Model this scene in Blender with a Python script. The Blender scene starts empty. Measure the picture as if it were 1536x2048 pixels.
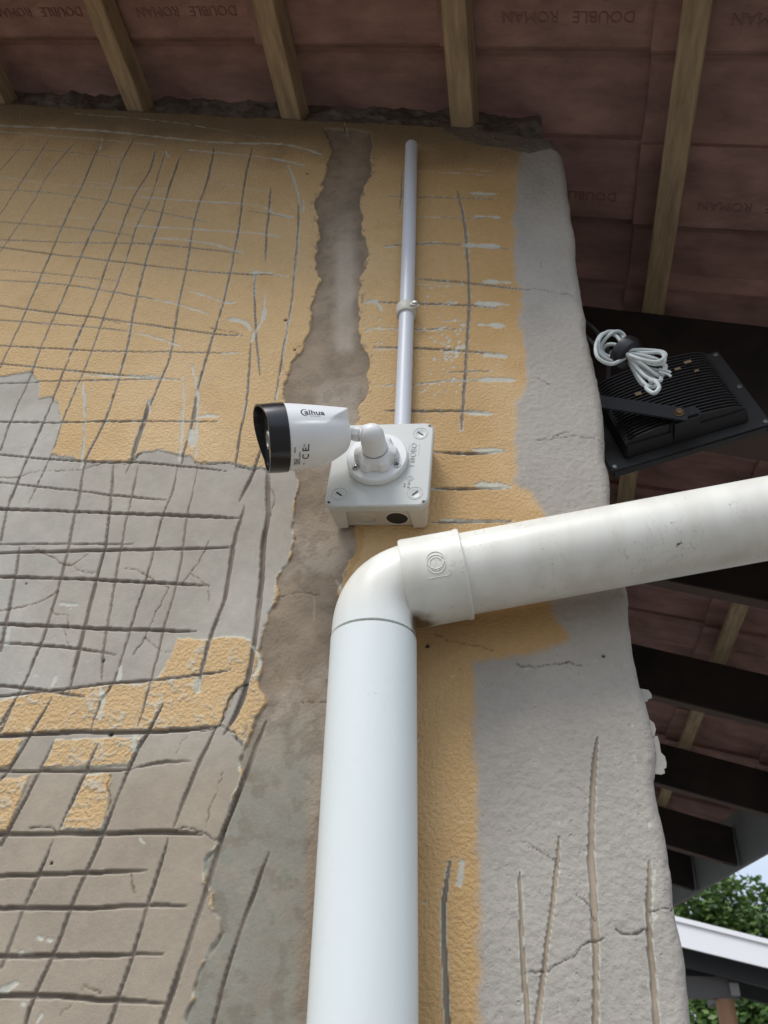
import bpy, bmesh, math, random
import numpy as np
from mathutils import Vector, Matrix, noise as mnoise
from mathutils.bvhtree import BVHTree
random.seed(7)
rs = np.random.RandomState(11)
R = math.radians
scene = bpy.context.scene
COL = scene.collection

# ------------------------------------------------------------------ camera
FPX = 1678.0                       # focal length in pixels of a 1536 x 2048 picture
def unit(v):
    v = np.array(v, float); return v/np.linalg.norm(v)
_Z = unit((112, 2324, -FPX)); _Y = np.array((300., -1226., -FPX)); _Y = unit(_Y-_Y.dot(_Z)*_Z); _X = np.cross(_Y, _Z)
CM = np.array([_X, _Y, _Z])        # camera axes -> world axes
CP = np.array((0, -0.764, 1.6))    # camera position: wall face is the plane y = 0
cam_d = bpy.data.cameras.new('camera'); cam = bpy.data.objects.new('camera', cam_d); COL.objects.link(cam)
mw = Matrix([[CM[i][0], CM[i][1], CM[i][2], CP[i]] for i in range(3)]+[[0, 0, 0, 1]])
cam.matrix_world = mw
cam_d.sensor_fit = 'VERTICAL'; cam_d.sensor_height = 24.0; cam_d.lens = FPX/2048*24.0
cam_d.clip_start = 0.02; cam_d.clip_end = 600
cam_d.dof.use_dof = True; cam_d.dof.focus_distance = 0.92; cam_d.dof.aperture_fstop = 8.0
scene.camera = cam
scene.render.resolution_x = 768; scene.render.resolution_y = 1024

# ------------------------------------------------------------------ light
SUN_AZ, SUN_EL = 205.0, 57.0       # azimuth from +Y clockwise; sun stands behind the viewer
w = bpy.data.worlds.new('World'); scene.world = w; w.use_nodes = True
nt = w.node_tree; nt.nodes.clear()
sky = nt.nodes.new('ShaderNodeTexSky'); sky.sky_type = 'NISHITA'; sky.sun_disc = False
sky.sun_elevation = R(SUN_EL); sky.sun_rotation = R(SUN_AZ); sky.air_density = 1.0; sky.dust_density = 4.0; sky.ozone_density = 1.0
bg = nt.nodes.new('ShaderNodeBackground'); bg.inputs['Strength'].default_value = 0.10
# thin cloud layer: evens the sky towards pale grey
tc = nt.nodes.new('ShaderNodeTexCoord'); nz = nt.nodes.new('ShaderNodeTexNoise'); nz.inputs['Scale'].default_value = 2.2; nz.inputs['Detail'].default_value = 5
rp = nt.nodes.new('ShaderNodeMapRange'); rp.inputs[1].default_value = .3; rp.inputs[2].default_value = .7; rp.inputs[3].default_value = .55; rp.inputs[4].default_value = .85
mx = nt.nodes.new('ShaderNodeMix'); mx.data_type = 'RGBA'
# overcast skies are brighter towards the zenith (CIE overcast distribution, softened)
sx_ = nt.nodes.new('ShaderNodeSeparateXYZ'); nt.links.new(tc.outputs['Generated'], sx_.inputs[0])
cr_ = nt.nodes.new('ShaderNodeMapRange'); cr_.inputs[1].default_value = 0; cr_.inputs[2].default_value = 1; cr_.inputs[3].default_value = .72; cr_.inputs[4].default_value = 1.55; nt.links.new(sx_.outputs['Z'], cr_.inputs[0])
vm_ = nt.nodes.new('ShaderNodeVectorMath'); vm_.operation = 'SCALE'; vm_.inputs[0].default_value = (6.7, 7.5, 8.8); nt.links.new(cr_.outputs[0], vm_.inputs['Scale']); nt.links.new(vm_.outputs[0], mx.inputs[7])
out = nt.nodes.new('ShaderNodeOutputWorld')
nt.links.new(tc.outputs['Generated'], nz.inputs['Vector']); nt.links.new(nz.outputs['Fac'], rp.inputs[0])
nt.links.new(rp.outputs[0], mx.inputs[0]); nt.links.new(sky.outputs[0], mx.inputs[6]); nt.links.new(mx.outputs[2], bg.inputs['Color'])
nt.links.new(bg.outputs[0], out.inputs['Surface'])
sun_d = bpy.data.lights.new('sun', 'SUN'); sun_d.energy = 1.5; sun_d.angle = R(24); sun_d.color = (1, .97, .92)
sun = bpy.data.objects.new('sun', sun_d); COL.objects.link(sun)
sdir = Vector((math.sin(R(SUN_AZ))*math.cos(R(SUN_EL)), math.cos(R(SUN_AZ))*math.cos(R(SUN_EL)), math.sin(R(SUN_EL))))
sun.rotation_euler = sdir.to_track_quat('Z', 'Y').to_euler(); sun.location = sdir*20
vs = scene.view_settings; vs.view_transform = 'Standard'; vs.look = 'None'; vs.exposure = 0.50; vs.gamma = 1.0; vs.use_curve_mapping = False
scene.render.engine = 'CYCLES'
scene.cycles.use_denoising = True; scene.cycles.max_bounces = 10; scene.cycles.diffuse_bounces = 5

# ------------------------------------------------------------------ pixel -> place helpers
def ray(u, v): return CM @ np.array((u-768., 1024.-v, -FPX))
def on(u, v, y=0.0):               # point of the plane y = const seen at this pixel
    d = ray(u, v); return CP + d*((y-CP[1])/d[1])
def px(P):
    c = (np.asarray(P)-CP) @ CM; return 768+FPX*c[..., 0]/-c[..., 2], 1024-FPX*c[..., 1]/-c[..., 2]

# ------------------------------------------------------------------ object helpers
def link(o, parent=None):
    COL.objects.link(o)
    if parent is not None: o.parent = parent
    return o
def thing(name, label, cat, loc=(0, 0, 0), group=None):
    o = bpy.data.objects.new(name, None); o.empty_display_size = .05; COL.objects.link(o); o.location = loc
    o['label'] = label; o['category'] = cat
    if group: o['group'] = group
    return o
def mesh_obj(name, verts, faces, mat, parent=None, smooth=False, world=True):
    me = bpy.data.meshes.new(name); me.from_pydata([tuple(map(float, v)) for v in verts], [], [tuple(map(int, f)) for f in faces]); me.update()
    if smooth: me.shade_smooth()
    if mat: me.materials.append(mat)
    o = bpy.data.objects.new(name, me); COL.objects.link(o)
    if parent is not None:
        o.parent = parent
        if world: o.location = [-c for c in parent.location]      # geometry given in world coordinates
    return o
def bm_obj(name, bm, mat, parent=None, smooth=False, bevel=0, auto=None):
    bmesh.ops.recalc_face_normals(bm, faces=bm.faces)
    if bevel: bmesh.ops.bevel(bm, geom=list(bm.edges), offset=bevel, segments=2, affect='EDGES', clamp_overlap=True)
    me = bpy.data.meshes.new(name); bm.to_mesh(me); bm.free()
    if smooth: me.shade_smooth()
    if auto: me.set_sharp_from_angle(angle=R(auto))
    me.materials.append(mat)
    o = bpy.data.objects.new(name, me); COL.objects.link(o)
    if parent is not None: o.parent = parent; o.location = [-c for c in parent.location]
    return o
def box_bm(bm, lo, hi, M=None):
    vs_ = [Vector((x, y, z)) for x in (lo[0], hi[0]) for y in (lo[1], hi[1]) for z in (lo[2], hi[2])]
    if M is not None: vs_ = [M @ v for v in vs_]
    v = [bm.verts.new(p) for p in vs_]
    for f in ((0, 1, 3, 2), (4, 6, 7, 5), (0, 4, 5, 1), (2, 3, 7, 6), (0, 2, 6, 4), (1, 5, 7, 3)): bm.faces.new([v[i] for i in f])
    return bm
def box(name, lo, hi, mat, parent=None, M=None, bevel=0):
    bm = bmesh.new(); box_bm(bm, lo, hi, M); return bm_obj(name, bm, mat, parent, bevel=bevel, smooth=bool(bevel), auto=30 if bevel else None)
def tube_data(pts, rad, n=24, cap=True, closed=False):
    pts = [Vector(p) for p in pts]; N = len(pts)
    rads = rad if hasattr(rad, '__len__') else [rad]*N
    T = []
    for i in range(N):
        a = pts[(i-1) % N] if (closed or i > 0) else pts[i]; b = pts[(i+1) % N] if (closed or i < N-1) else pts[i]
        T.append((b-a).normalized())
    up = Vector((0, 0, 1)) if abs(T[0].z) < .9 else Vector((0, 1, 0))
    u = (up-T[0]*up.dot(T[0])).normalized(); V = []; F = []
    for i in range(N):
        u = (u-T[i]*u.dot(T[i])).normalized(); s = T[i].cross(u)
        for k in range(n):
            a = 2*math.pi*k/n; V.append(pts[i]+(u*math.cos(a)+s*math.sin(a))*rads[i])
    L = N if closed else N-1
    for i in range(L):
        for k in range(n):
            j = (i+1) % N
            F.append((i*n+k, i*n+(k+1) % n, j*n+(k+1) % n, j*n+k))
    if cap and not closed:
        F.append(tuple(range(n))[::-1]); F.append(tuple((N-1)*n+k for k in range(n)))
    return V, F
def tube(name, pts, rad, mat, parent=None, n=24, cap=True, closed=False, sharp=40):
    V, F = tube_data(pts, rad, n, cap, closed); o = mesh_obj(name, V, F, mat, parent, smooth=True)
    o.data.set_sharp_from_angle(angle=R(sharp)); return o
def lathe(name, origin, axis, prof, mat, parent=None, n=48, cap0=True, cap1=True):   # prof: (distance along axis, radius)
    origin = Vector(origin); axis = Vector(axis).normalized(); up = Vector((0, 0, 1)) if abs(axis.z) < .9 else Vector((0, 1, 0))
    u = (up-axis*up.dot(axis)).normalized(); s = axis.cross(u); V = []; F = []
    for (d, r) in prof:
        for k in range(n):
            a = 2*math.pi*k/n; V.append(origin+axis*d+(u*math.cos(a)+s*math.sin(a))*r)
    for i in range(len(prof)-1):
        for k in range(n): F.append((i*n+k, i*n+(k+1) % n, (i+1)*n+(k+1) % n, (i+1)*n+k))
    if cap0: F.append(tuple(range(n))[::-1])
    if cap1: F.append(tuple((len(prof)-1)*n+k for k in range(n)))
    o = mesh_obj(name, V, F, mat, parent, smooth=True); o.data.set_sharp_from_angle(angle=R(35)); return o
def catmull(P, m=5, closed=False):
    P = [np.array(p, float) for p in P]; n = len(P); outp = []
    rng = range(n) if closed else range(n-1)
    for i in rng:
        if closed: p0, p1, p2, p3 = P[(i-1) % n], P[i], P[(i+1) % n], P[(i+2) % n]
        else: p0, p1, p2, p3 = P[max(i-1, 0)], P[i], P[i+1], P[min(i+2, n-1)]
        for k in range(m):
            t = k/m; outp.append(.5*((2*p1)+(-p0+p2)*t+(2*p0-5*p1+4*p2-p3)*t*t+(-p0+3*p1-3*p2+p3)*t**3))
    if not closed: outp.append(P[-1])
    return outp
def text_data(s, size, bold=0.0, extrude=0.0, shear=0.0, res=2):
    c = bpy.data.curves.new('t', 'FONT'); c.body = s; c.size = size; c.extrude = extrude; c.offset = bold; c.shear = shear
    c.align_x = 'CENTER'; c.align_y = 'CENTER'; c.resolution_u = res
    o = bpy.data.objects.new('t', c); me = bpy.data.meshes.new_from_object(o)
    V = np.array([v.co[:] for v in me.vertices]).reshape(-1, 3); F = [tuple(p.vertices) for p in me.polygons]
    bpy.data.objects.remove(o); bpy.data.curves.remove(c); bpy.data.meshes.remove(me)
    return V, F

# ------------------------------------------------------------------ materials
def mat(name, color, rough=.6, metal=0, spec=.5, noise=None, bump=None, coat=0, spread=None, stretch=None):
    """noise: (scale, amount, colour2); bump: (scale, distance)"""
    m = bpy.data.materials.new(name); m.use_nodes = True; t = m.node_tree; b = t.nodes['Principled BSDF']
    b.inputs['Base Color'].default_value = (*color, 1); b.inputs['Roughness'].default_value = rough; b.inputs['Metallic'].default_value = metal
    b.inputs['Specular IOR Level'].default_value = spec; b.inputs['Coat Weight'].default_value = coat
    if noise or bump:
        g = t.nodes.new('ShaderNodeTexCoord'); mp = t.nodes.new('ShaderNodeMapping'); t.links.new(g.outputs['Object'], mp.inputs['Vector'])
        if stretch: mp.inputs['Scale'].default_value = stretch
    if noise:
        n = t.nodes.new('ShaderNodeTexNoise'); n.inputs['Scale'].default_value = noise[0]; n.inputs['Detail'].default_value = 6; n.inputs['Roughness'].default_value = .62
        t.links.new(mp.outputs[0], n.inputs['Vector'])
        r = t.nodes.new('ShaderNodeMapRange'); lo, hi = (spread or (.35, .7)); r.inputs[1].default_value = lo; r.inputs[2].default_value = hi; r.inputs[4].default_value = noise[1]
        x = t.nodes.new('ShaderNodeMix'); x.data_type = 'RGBA'; x.inputs[6].default_value = (*color, 1); x.inputs[7].default_value = (*noise[2], 1)
        t.links.new(n.outputs['Fac'], r.inputs[0]); t.links.new(r.outputs[0], x.inputs[0]); t.links.new(x.outputs[2], b.inputs['Base Color'])
    if bump:
        n = t.nodes.new('ShaderNodeTexNoise'); n.inputs['Scale'].default_value = bump[0]; n.inputs['Detail'].default_value = 4
        t.links.new(mp.outputs[0], n.inputs['Vector'])
        k = t.nodes.new('ShaderNodeBump'); k.inputs['Distance'].default_value = bump[1]; k.inputs['Strength'].default_value = 1
        t.links.new(n.outputs['Fac'], k.inputs['Height']); t.links.new(k.outputs[0], b.inputs['Normal'])
    return m
M_white = mat('camera_white_plastic', (.74, .75, .75), .38)
M_mount = mat('mount_white_plastic', (.70, .71, .71), .42)
M_black = mat('bezel_black_plastic', (.012, .013, .016), .22)
M_glass = mat('bezel_window', (.05, .05, .045), .05, spec=.8)
M_ink = mat('printed_ink', (.02, .02, .025), .5)
M_boxlid = mat('box_lid_grey_plastic', (.52, .535, .51), .36)
M_boxbase = mat('box_base_cream_plastic', (.56, .53, .47), .42, noise=(60, .25, (.45, .42, .36)))
M_emb = mat('box_lid_embossing', (.40, .42, .425), .4)
M_hole = mat('dark_opening', (.012, .014, .02), .35)
M_steel = mat('screw_steel', (.35, .35, .34), .35, metal=.9)
M_conduit = mat('conduit_white_pvc', (.62, .65, .70), .34, noise=(9, .12, (.5, .5, .5)))
M_clip = mat('clip_cream_plastic', (.62, .60, .53), .5, noise=(120, .3, (.45, .42, .36)))
M_wood = mat('batten_pine', (.46, .34, .205), .75, noise=(14, .8, (.19, .135, .08)), bump=(60, .0015), stretch=(6, .7, 6))
M_rafter = mat('rafter_bitumen', (.014, .011, .010), .85, noise=(7, .9, (.045, .030, .023)))
M_rafter_lit = mat('rafter_underside_lit', (.11, .075, .055), .8, noise=(10, .6, (.06, .045, .035)))
M_tile = mat('tile_terracotta_underside', (.44, .262, .225), .9, noise=(9, .9, (.21, .125, .105)), bump=(160, .0012), spread=(.32, .68), stretch=(1, 2.2, 1))
M_tile_top = None
M_mortar = mat('mortar_dusty', (.12, .10, .08), .9, noise=(14, .8, (.22, .19, .16)), bump=(70, .006))
M_fascia = mat('eave_board_grey', (.16, .17, .16), .6, noise=(5, .4, (.11, .11, .10)))
M_blk = mat('floodlight_black', (.012, .013, .016), .45, noise=(35, .5, (.022, .021, .02)), bump=(400, .0002))
M_blk2 = mat('floodlight_flange_black', (.026, .026, .027), .5, noise=(60, .5, (.045, .042, .04)))
M_brass = mat('rusted_bolt', (.25, .17, .09), .5, metal=.6, noise=(300, .8, (.12, .06, .03)))
M_cable = mat('cable_grey_white', (.62, .67, .66), .42, noise=(90, .35, (.36, .38, .36)))
M_tape = mat('electrical_tape', (.008, .008, .01), .35)
M_label = mat('worn_label', (.35, .24, .14), .7)
M_nfascia = mat('neighbour_fascia_white', (.80, .80, .80), .45)
M_ndark = mat('carport_soffit_dark', (.05, .055, .06), .7)
M_ngrey = mat('neighbour_beam_grey', (.13, .125, .12), .7)
M_post = mat('post_orange_timber', (.36, .19, .09), .6, noise=(6, .6, (.24, .13, .07)), stretch=(4, 4, .6))
M_bark = mat('bark', (.07, .05, .035), .9, noise=(20, .7, (.03, .025, .02)), bump=(30, .02))
M_pave = mat('paving_concrete', (.17, .155, .135), .85, noise=(3, .5, (.12, .11, .095)), bump=(120, .002))

def leaf_mat():
    m = bpy.data.materials.new('leaves'); m.use_nodes = True; t = m.node_tree; b = t.nodes['Principled BSDF']
    oi = t.nodes.new('ShaderNodeNewGeometry'); r = t.nodes.new('ShaderNodeValToRGB')
    r.color_ramp.elements[0].color = (.035, .085, .018, 1); r.color_ramp.elements[1].color = (.15, .24, .055, 1)
    t.links.new(oi.outputs['Random Per Island'], r.inputs[0]); t.links.new(r.outputs[0], b.inputs['Base Color'])
    b.inputs['Roughness'].default_value = .45; b.inputs['Transmission Weight'].default_value = 0
    tr = t.nodes.new('ShaderNodeBsdfTranslucent'); ms = t.nodes.new('ShaderNodeMixShader'); ms.inputs[0].default_value = .3
    t.links.new(r.outputs[0], tr.inputs[0]); o = t.nodes['Material Output']
    t.links.new(b.outputs[0], ms.inputs[1]); t.links.new(tr.outputs[0], ms.inputs[2]); t.links.new(ms.outputs[0], o.inputs['Surface'])
    return m
M_leaf = leaf_mat()

def pipe_mat():
    """off-white PVC with faint runs of dirt; black grime in the crotch of the bend"""
    m = bpy.data.materials.new('downpipe_white_pvc'); m.use_nodes = True; t = m.node_tree; b = t.nodes['Principled BSDF']
    L = t.links.new; N = t.nodes.new
    g = N('ShaderNodeNewGeometry')
    # stretched noise = runs down the pipe
    mp = N('ShaderNodeMapping'); mp.inputs['Scale'].default_value = (26, 26, 5); L(g.outputs['Position'], mp.inputs['Vector'])
    n = N('ShaderNodeTexNoise'); n.inputs['Scale'].default_value = 1.6; n.inputs['Detail'].default_value = 7; L(mp.outputs[0], n.inputs['Vector'])
    sp = N('ShaderNodeSeparateXYZ'); L(g.outputs['Position'], sp.inputs[0])
    # the sloping run is dirtier than the vertical one
    up = N('ShaderNodeMapRange'); L(sp.outputs['Z'], up.inputs[0]); up.inputs[1].default_value = 1.96; up.inputs[2].default_value = 2.01; up.inputs[3].default_value = .18; up.inputs[4].default_value = 1
    r = N('ShaderNodeMapRange'); r.inputs[1].default_value = .42; r.inputs[2].default_value = .75; r.inputs[4].default_value = .30; L(n.outputs['Fac'], r.inputs[0])
    mu = N('ShaderNodeMath'); mu.operation = 'MULTIPLY'; L(r.outputs[0], mu.inputs[0]); L(up.outputs[0], mu.inputs[1])
    c1 = N('ShaderNodeMix'); c1.data_type = 'RGBA'; L(mu.outputs[0], c1.inputs[0])
    c0 = N('ShaderNodeMix'); c0.data_type = 'RGBA'; c0.inputs[6].default_value = (.73, .79, .79, 1); c0.inputs[7].default_value = (.78, .77, .70, 1); L(up.outputs[0], c0.inputs[0])
    L(c0.outputs[2], c1.inputs[6]); c1.inputs[7].default_value = (.42, .38, .30, 1)
    # specks
    v = N('ShaderNodeTexNoise'); v.inputs['Scale'].default_value = 190; v.inputs['Detail'].default_value = 2; L(g.outputs['Position'], v.inputs['Vector'])
    v2 = N('ShaderNodeTexNoise'); v2.inputs['Scale'].default_value = 18; L(g.outputs['Position'], v2.inputs['Vector'])
    ad = N('ShaderNodeMath'); ad.operation = 'MULTIPLY_ADD'; ad.inputs[1].default_value = .35; L(v2.outputs['Fac'], ad.inputs[0]); L(v.outputs['Fac'], ad.inputs[2])
    vr = N('ShaderNodeMapRange'); vr.inputs[1].default_value = .95; vr.inputs[2].default_value = 1.02; L(ad.outputs[0], vr.inputs[0])
    vm = N('ShaderNodeMath'); vm.operation = 'MULTIPLY'; L(vr.outputs[0], vm.inputs[0]); L(up.outputs[0], vm.inputs[1])
    c2 = N('ShaderNodeMix'); c2.data_type = 'RGBA'; L(vm.outputs[0], c2.inputs[0]); L(c1.outputs[2], c2.inputs[6]); c2.inputs[7].default_value = (.12, .09, .06, 1)
    # hairline wrinkles and runs left by old drips
    wn = N('ShaderNodeTexNoise'); wn.inputs['Scale'].default_value = 60; wn.inputs['Detail'].default_value = 3; L(g.outputs['Position'], wn.inputs['Vector'])
    ws_ = N('ShaderNodeMath'); ws_.operation = 'SUBTRACT'; ws_.inputs[1].default_value = .5; L(wn.outputs['Fac'], ws_.inputs[0]); wa = N('ShaderNodeMath'); wa.operation = 'ABSOLUTE'; L(ws_.outputs[0], wa.inputs[0])
    wr = N('ShaderNodeMapRange'); wr.inputs[1].default_value = .012; wr.inputs[2].default_value = .003; L(wa.outputs[0], wr.inputs[0])
    wm = N('ShaderNodeMapRange'); wm.inputs[1].default_value = .50; wm.inputs[2].default_value = .60; wm.inputs[4].default_value = .24; L(v2.outputs['Fac'], wm.inputs[0])
    w1 = N('ShaderNodeMath'); w1.operation = 'MULTIPLY'; L(wr.outputs[0], w1.inputs[0]); L(wm.outputs[0], w1.inputs[1]); w2 = N('ShaderNodeMath'); w2.operation = 'MULTIPLY'; L(w1.outputs[0], w2.inputs[0]); L(up.outputs[0], w2.inputs[1])
    cw = N('ShaderNodeMix'); cw.data_type = 'RGBA'; L(w2.outputs[0], cw.inputs[0]); L(c2.outputs[2], cw.inputs[6]); cw.inputs[7].default_value = (.20, .17, .12, 1); c2 = cw
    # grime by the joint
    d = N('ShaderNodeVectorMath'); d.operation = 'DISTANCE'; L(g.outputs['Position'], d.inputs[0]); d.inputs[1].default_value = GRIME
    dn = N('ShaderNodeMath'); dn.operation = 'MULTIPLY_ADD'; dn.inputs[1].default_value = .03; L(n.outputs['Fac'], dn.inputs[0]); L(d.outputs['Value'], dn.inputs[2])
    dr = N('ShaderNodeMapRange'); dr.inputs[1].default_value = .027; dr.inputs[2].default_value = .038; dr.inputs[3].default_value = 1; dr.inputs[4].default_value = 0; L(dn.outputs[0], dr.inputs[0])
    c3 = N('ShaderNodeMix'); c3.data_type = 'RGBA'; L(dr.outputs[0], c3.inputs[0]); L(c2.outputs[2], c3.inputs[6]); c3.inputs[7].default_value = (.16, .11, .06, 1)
    L(c3.outputs[2], b.inputs['Base Color']); b.inputs['Roughness'].default_value = .36
    k = N('ShaderNodeBump'); k.inputs['Strength'].default_value = .35; k.inputs['Distance'].default_value = .0006; L(n.outputs['Fac'], k.inputs['Height']); L(k.outputs[0], b.inputs['Normal'])
    return m
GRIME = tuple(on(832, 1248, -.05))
M_pipe = pipe_mat()

# ------------------------------------------------------------------ ground
g = mesh_obj('ground', [(-150, -150, 0), (150, -150, 0), (150, 150, 0), (-150, 150, 0)], [(0, 1, 2, 3)], M_pave); g['kind'] = 'structure'

# ------------------------------------------------------------------ numpy noise
_T = rs.rand(256, 256)
def vnoise(x, z, s, seed=0):
    a = x/s+seed*17.3+500; b = z/s+seed*31.7+500; i = np.floor(a).astype(int); j = np.floor(b).astype(int)
    fa = a-i; fb = b-j; fa = fa*fa*(3-2*fa); fb = fb*fb*(3-2*fb)
    i0 = i & 255; i1 = (i+1) & 255; j0 = j & 255; j1 = (j+1) & 255
    return (_T[i0, j0]*(1-fa)+_T[i1, j0]*fa)*(1-fb)+(_T[i0, j1]*(1-fa)+_T[i1, j1]*fa)*fb
def fbm(x, z, s, o=4, seed=0):
    t = 0; a = 1.; n = 0
    for k in range(o): t = t+a*vnoise(x, z, s/2**k, seed+k*3.1); n += a; a *= .55
    return t/n
def sm(a, lo, hi):
    t = np.clip((a-lo)/(hi-lo), 0, 1); return t*t*(3-2*t)

# ------------------------------------------------------------------ the scored wall (one height-field sheet with real grooves)
P1 = on(0, 205); P2 = on(1100, 262); SD = unit(P2-P1)            # SD: down the roof slope, along the gable wall
RN = unit(np.cross(SD, (0, 1, 0)));  RN = RN if RN[2] > 0 else -RN # upward normal of the roof
def ztop(x): return P1[2]+(x-P1[0])*SD[2]/SD[0]

def poly(pts): return [tuple(on(u, v)[[0, 2]]) for u, v in pts]
xf = np.arange(-1.10, .185, 1.2e-3)
xs = np.concatenate([np.arange(-3.2, -1.10, .05), xf, np.linspace(.19, .40, 5)])
zf = [1.60]
while zf[-1] < 3.27: zf.append(zf[-1]+1.15e-3+(zf[-1]-1.6)*.6e-3)
zs = np.concatenate([np.linspace(0, 1.585, 22), zf, np.arange(3.29, 3.95, .03)])
U_, Z_ = np.meshgrid(xs, zs); NX = len(xs); NZ = len(zs)
uf = U_.ravel().copy(); zf_ = Z_.ravel().copy()
EDGE = np.array([on(*p)[[0, 2]] for p in ((1128, 330), (1150, 480), (1163, 590), (1180, 690), (1200, 790), (1211, 890), (1224, 1000), (1244, 1110), (1256, 1190), (1269, 1300), (1284, 1370), (1304, 1440), (1318, 1500), (1312, 1560), (1327, 1650), (1350, 1810), (1362, 1880), (1383, 2048))])
o_ = np.argsort(EDGE[:, 1]); EDGE = EDGE[o_]
edge = np.interp(zf_, EDGE[:, 1], EDGE[:, 0]) + .0035*(vnoise(zf_, zf_*0, .03, 3)-.5) + .0009*(vnoise(zf_, zf_*0, .007, 5)-.5)
# outward bulge of the corner right under the roof: rounded off
zt_here = ztop(np.minimum(uf, edge))
edge -= .022*sm(zf_, 2.83, 2.93)
RC = .011
flat = uf < edge-RC
arc_len = RC*math.pi/2
s_ = np.clip(uf-(edge-RC), 0, arc_len); th = s_/RC
back = np.clip(uf-(edge-RC)-arc_len, 0, None)
X = np.where(flat, uf, edge-RC+RC*np.sin(th)); Yb = np.where(flat, 0, RC*(1-np.cos(th))+back)
nxv = np.where(flat, 0, np.sin(th)); nyv = np.where(flat, -1, -np.cos(th))
qx, qz = uf, zf_                                                 # paint coordinates
H = np.zeros_like(qx)                                            # height out of the wall, metres
fine = (qx > -1.12) & (qx < .2) & (qz > 1.58)
wob = lambda s, a, sd: (a*(fbm(qx, qz, s, 3, sd)-.5), a*(fbm(qx, qz, s, 3, sd+9)-.5))

def seg_dist(P, ax, az, pad):
    """distance and parameter to a polyline, only near it"""
    P = np.array(P); best = np.full(len(ax), 1e3); tt = np.zeros(len(ax))
    L = np.concatenate([[0], np.cumsum(np.linalg.norm(np.diff(P, axis=0), axis=1))]); tot = L[-1]
    for k in range(len(P)-1):
        a, b = P[k], P[k+1]; lo = np.minimum(a, b)-pad; hi = np.maximum(a, b)+pad
        ids = np.nonzero((ax > lo[0]) & (ax < hi[0]) & (az > lo[1]) & (az < hi[1]))[0]
        if not len(ids): continue
        e = b-a; l2 = e@e+1e-12; rx = ax[ids]-a[0]; rz = az[ids]-a[1]
        t = np.clip((rx*e[0]+rz*e[1])/l2, 0, 1); d = np.hypot(rx-t*e[0], rz-t*e[1])
        m = d < best[ids]; best[ids[m]] = d[m]; tt[ids[m]] = (L[k]+t[m]*math.sqrt(l2))
    return best, tt, tot
def inside(P, ax, az):
    P = np.array(P); c = np.zeros(len(ax), bool); n = len(P)
    for i in range(n):
        (x1, z1), (x2, z2) = P[i], P[(i+1) % n]
        if z1 == z2: continue
        m = ((z1 > az) != (z2 > az)) & (ax < (x2-x1)*(az-z1)/(z2-z1)+x1); c ^= m
    return c
def region(pts, warp=(.010, .004, 1), pad=.05):
    """signed distance (positive inside), ragged by noise"""
    P = poly(pts); wx, wz = wob(*warp); ax = qx+wx*2; az = qz+wz*2
    d, _, _ = seg_dist(P+[P[0]], ax, az, pad); d = np.minimum(d, pad)
    return np.where(inside(P, ax, az), d, -d)

def C3(*c): return np.array(c)
A_YEL = C3(.575, .395, .200); A_YEL_R = C3(.515, .325, .140); A_TAU = C3(.398, .366, .322); A_GREY = C3(.418, .392, .342)
A_TAN = C3(.365, .305, .23); A_BRN = C3(.275, .215, .152); A_CEM = C3(.285, .275, .225); A_PALE = C3(.52, .52, .45); A_GROOVE = C3(.215, .180, .145)

big = fbm(qx, qz, .22, 5, 40); mid = fbm(qx, qz, .05, 4, 50); sml = fbm(qx, qz, .012, 3, 60)
col = np.ones((len(qx), 3))*A_YEL
rough = np.ones_like(qx)*1.0; knob = np.zeros_like(qx)
def paint(mask, c, k=1.0):
    m = (mask*k)[:, None]; col[:] = col*(1-m)+np.asarray(c)*m
# yellow: richer tone to the right, chalky and paler to the left
paint(sm(qx, -.20, .05), A_YEL_R)
paint(sm(big, .52, .75), A_YEL*C3(1.12, 1.16, 1.3), .6)
paint(sm(mid, .58, .8), A_YEL*C3(.85, .8, .7), .35)
# brown grime with eave shade painted into the colour of the wall top
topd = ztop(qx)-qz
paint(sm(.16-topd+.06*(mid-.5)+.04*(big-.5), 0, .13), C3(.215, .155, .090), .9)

# ---- bare grey plaster on the left
G1 = [(-400, 770), (0, 752), (30, 747), (65, 742), (75, 762), (78, 797), (107, 794), (117, 812), (120, 847), (110, 892), (100, 907), (170, 922), (250, 925), (280, 907), (315, 897), (350, 907), (380, 912), (395, 927), (450, 925), (480, 932), (530, 937), (585, 935), (597, 962), (590, 992), (587, 1074), (575, 1124), (552, 1154), (552, 1189), (535, 1234), (522, 1274), (522, 1319), (515, 1349), (525, 1404), (505, 1449), (490, 1489), (480, 1524), (482, 1556), (467, 1591), (450, 1646), (435, 1686), (410, 1716), (405, 1761), (417, 1786), (417, 1816), (440, 1836), (445, 1866), (415, 1916), (400, 1936), (390, 1966), (370, 2060), (360, 2200), (-500, 2200)]
YP = [[(355, 1274), (402, 1278), (450, 1272), (502, 1279), (520, 1304), (520, 1334), (525, 1409), (500, 1459), (485, 1484), (465, 1464), (445, 1449), (425, 1454), (300, 1461), (150, 1463), (0, 1471), (-400, 1480), (-400, 1420), (0, 1399), (65, 1386), (165, 1376), (220, 1369), (280, 1369), (315, 1354), (340, 1314)],
      [(-400, 1485), (0, 1479), (45, 1479), (22, 1532), (-400, 1540)],
      [(112, 1479), (200, 1476), (285, 1473), (275, 1504), (255, 1530), (84, 1534)],
      [(-300, 1563), (0, 1561), (60, 1551), (15, 1660), (-300, 1665)],
      [(172, 1549), (222, 1546), (215, 1626), (200, 1660), (119, 1660)]]
d1 = region(G1, (.016, .0035, 1)); yp = np.full(len(qx), -1.)
for k, P in enumerate(YP): yp = np.maximum(yp, region(P, (.010, .0025, 10+k)))
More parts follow.
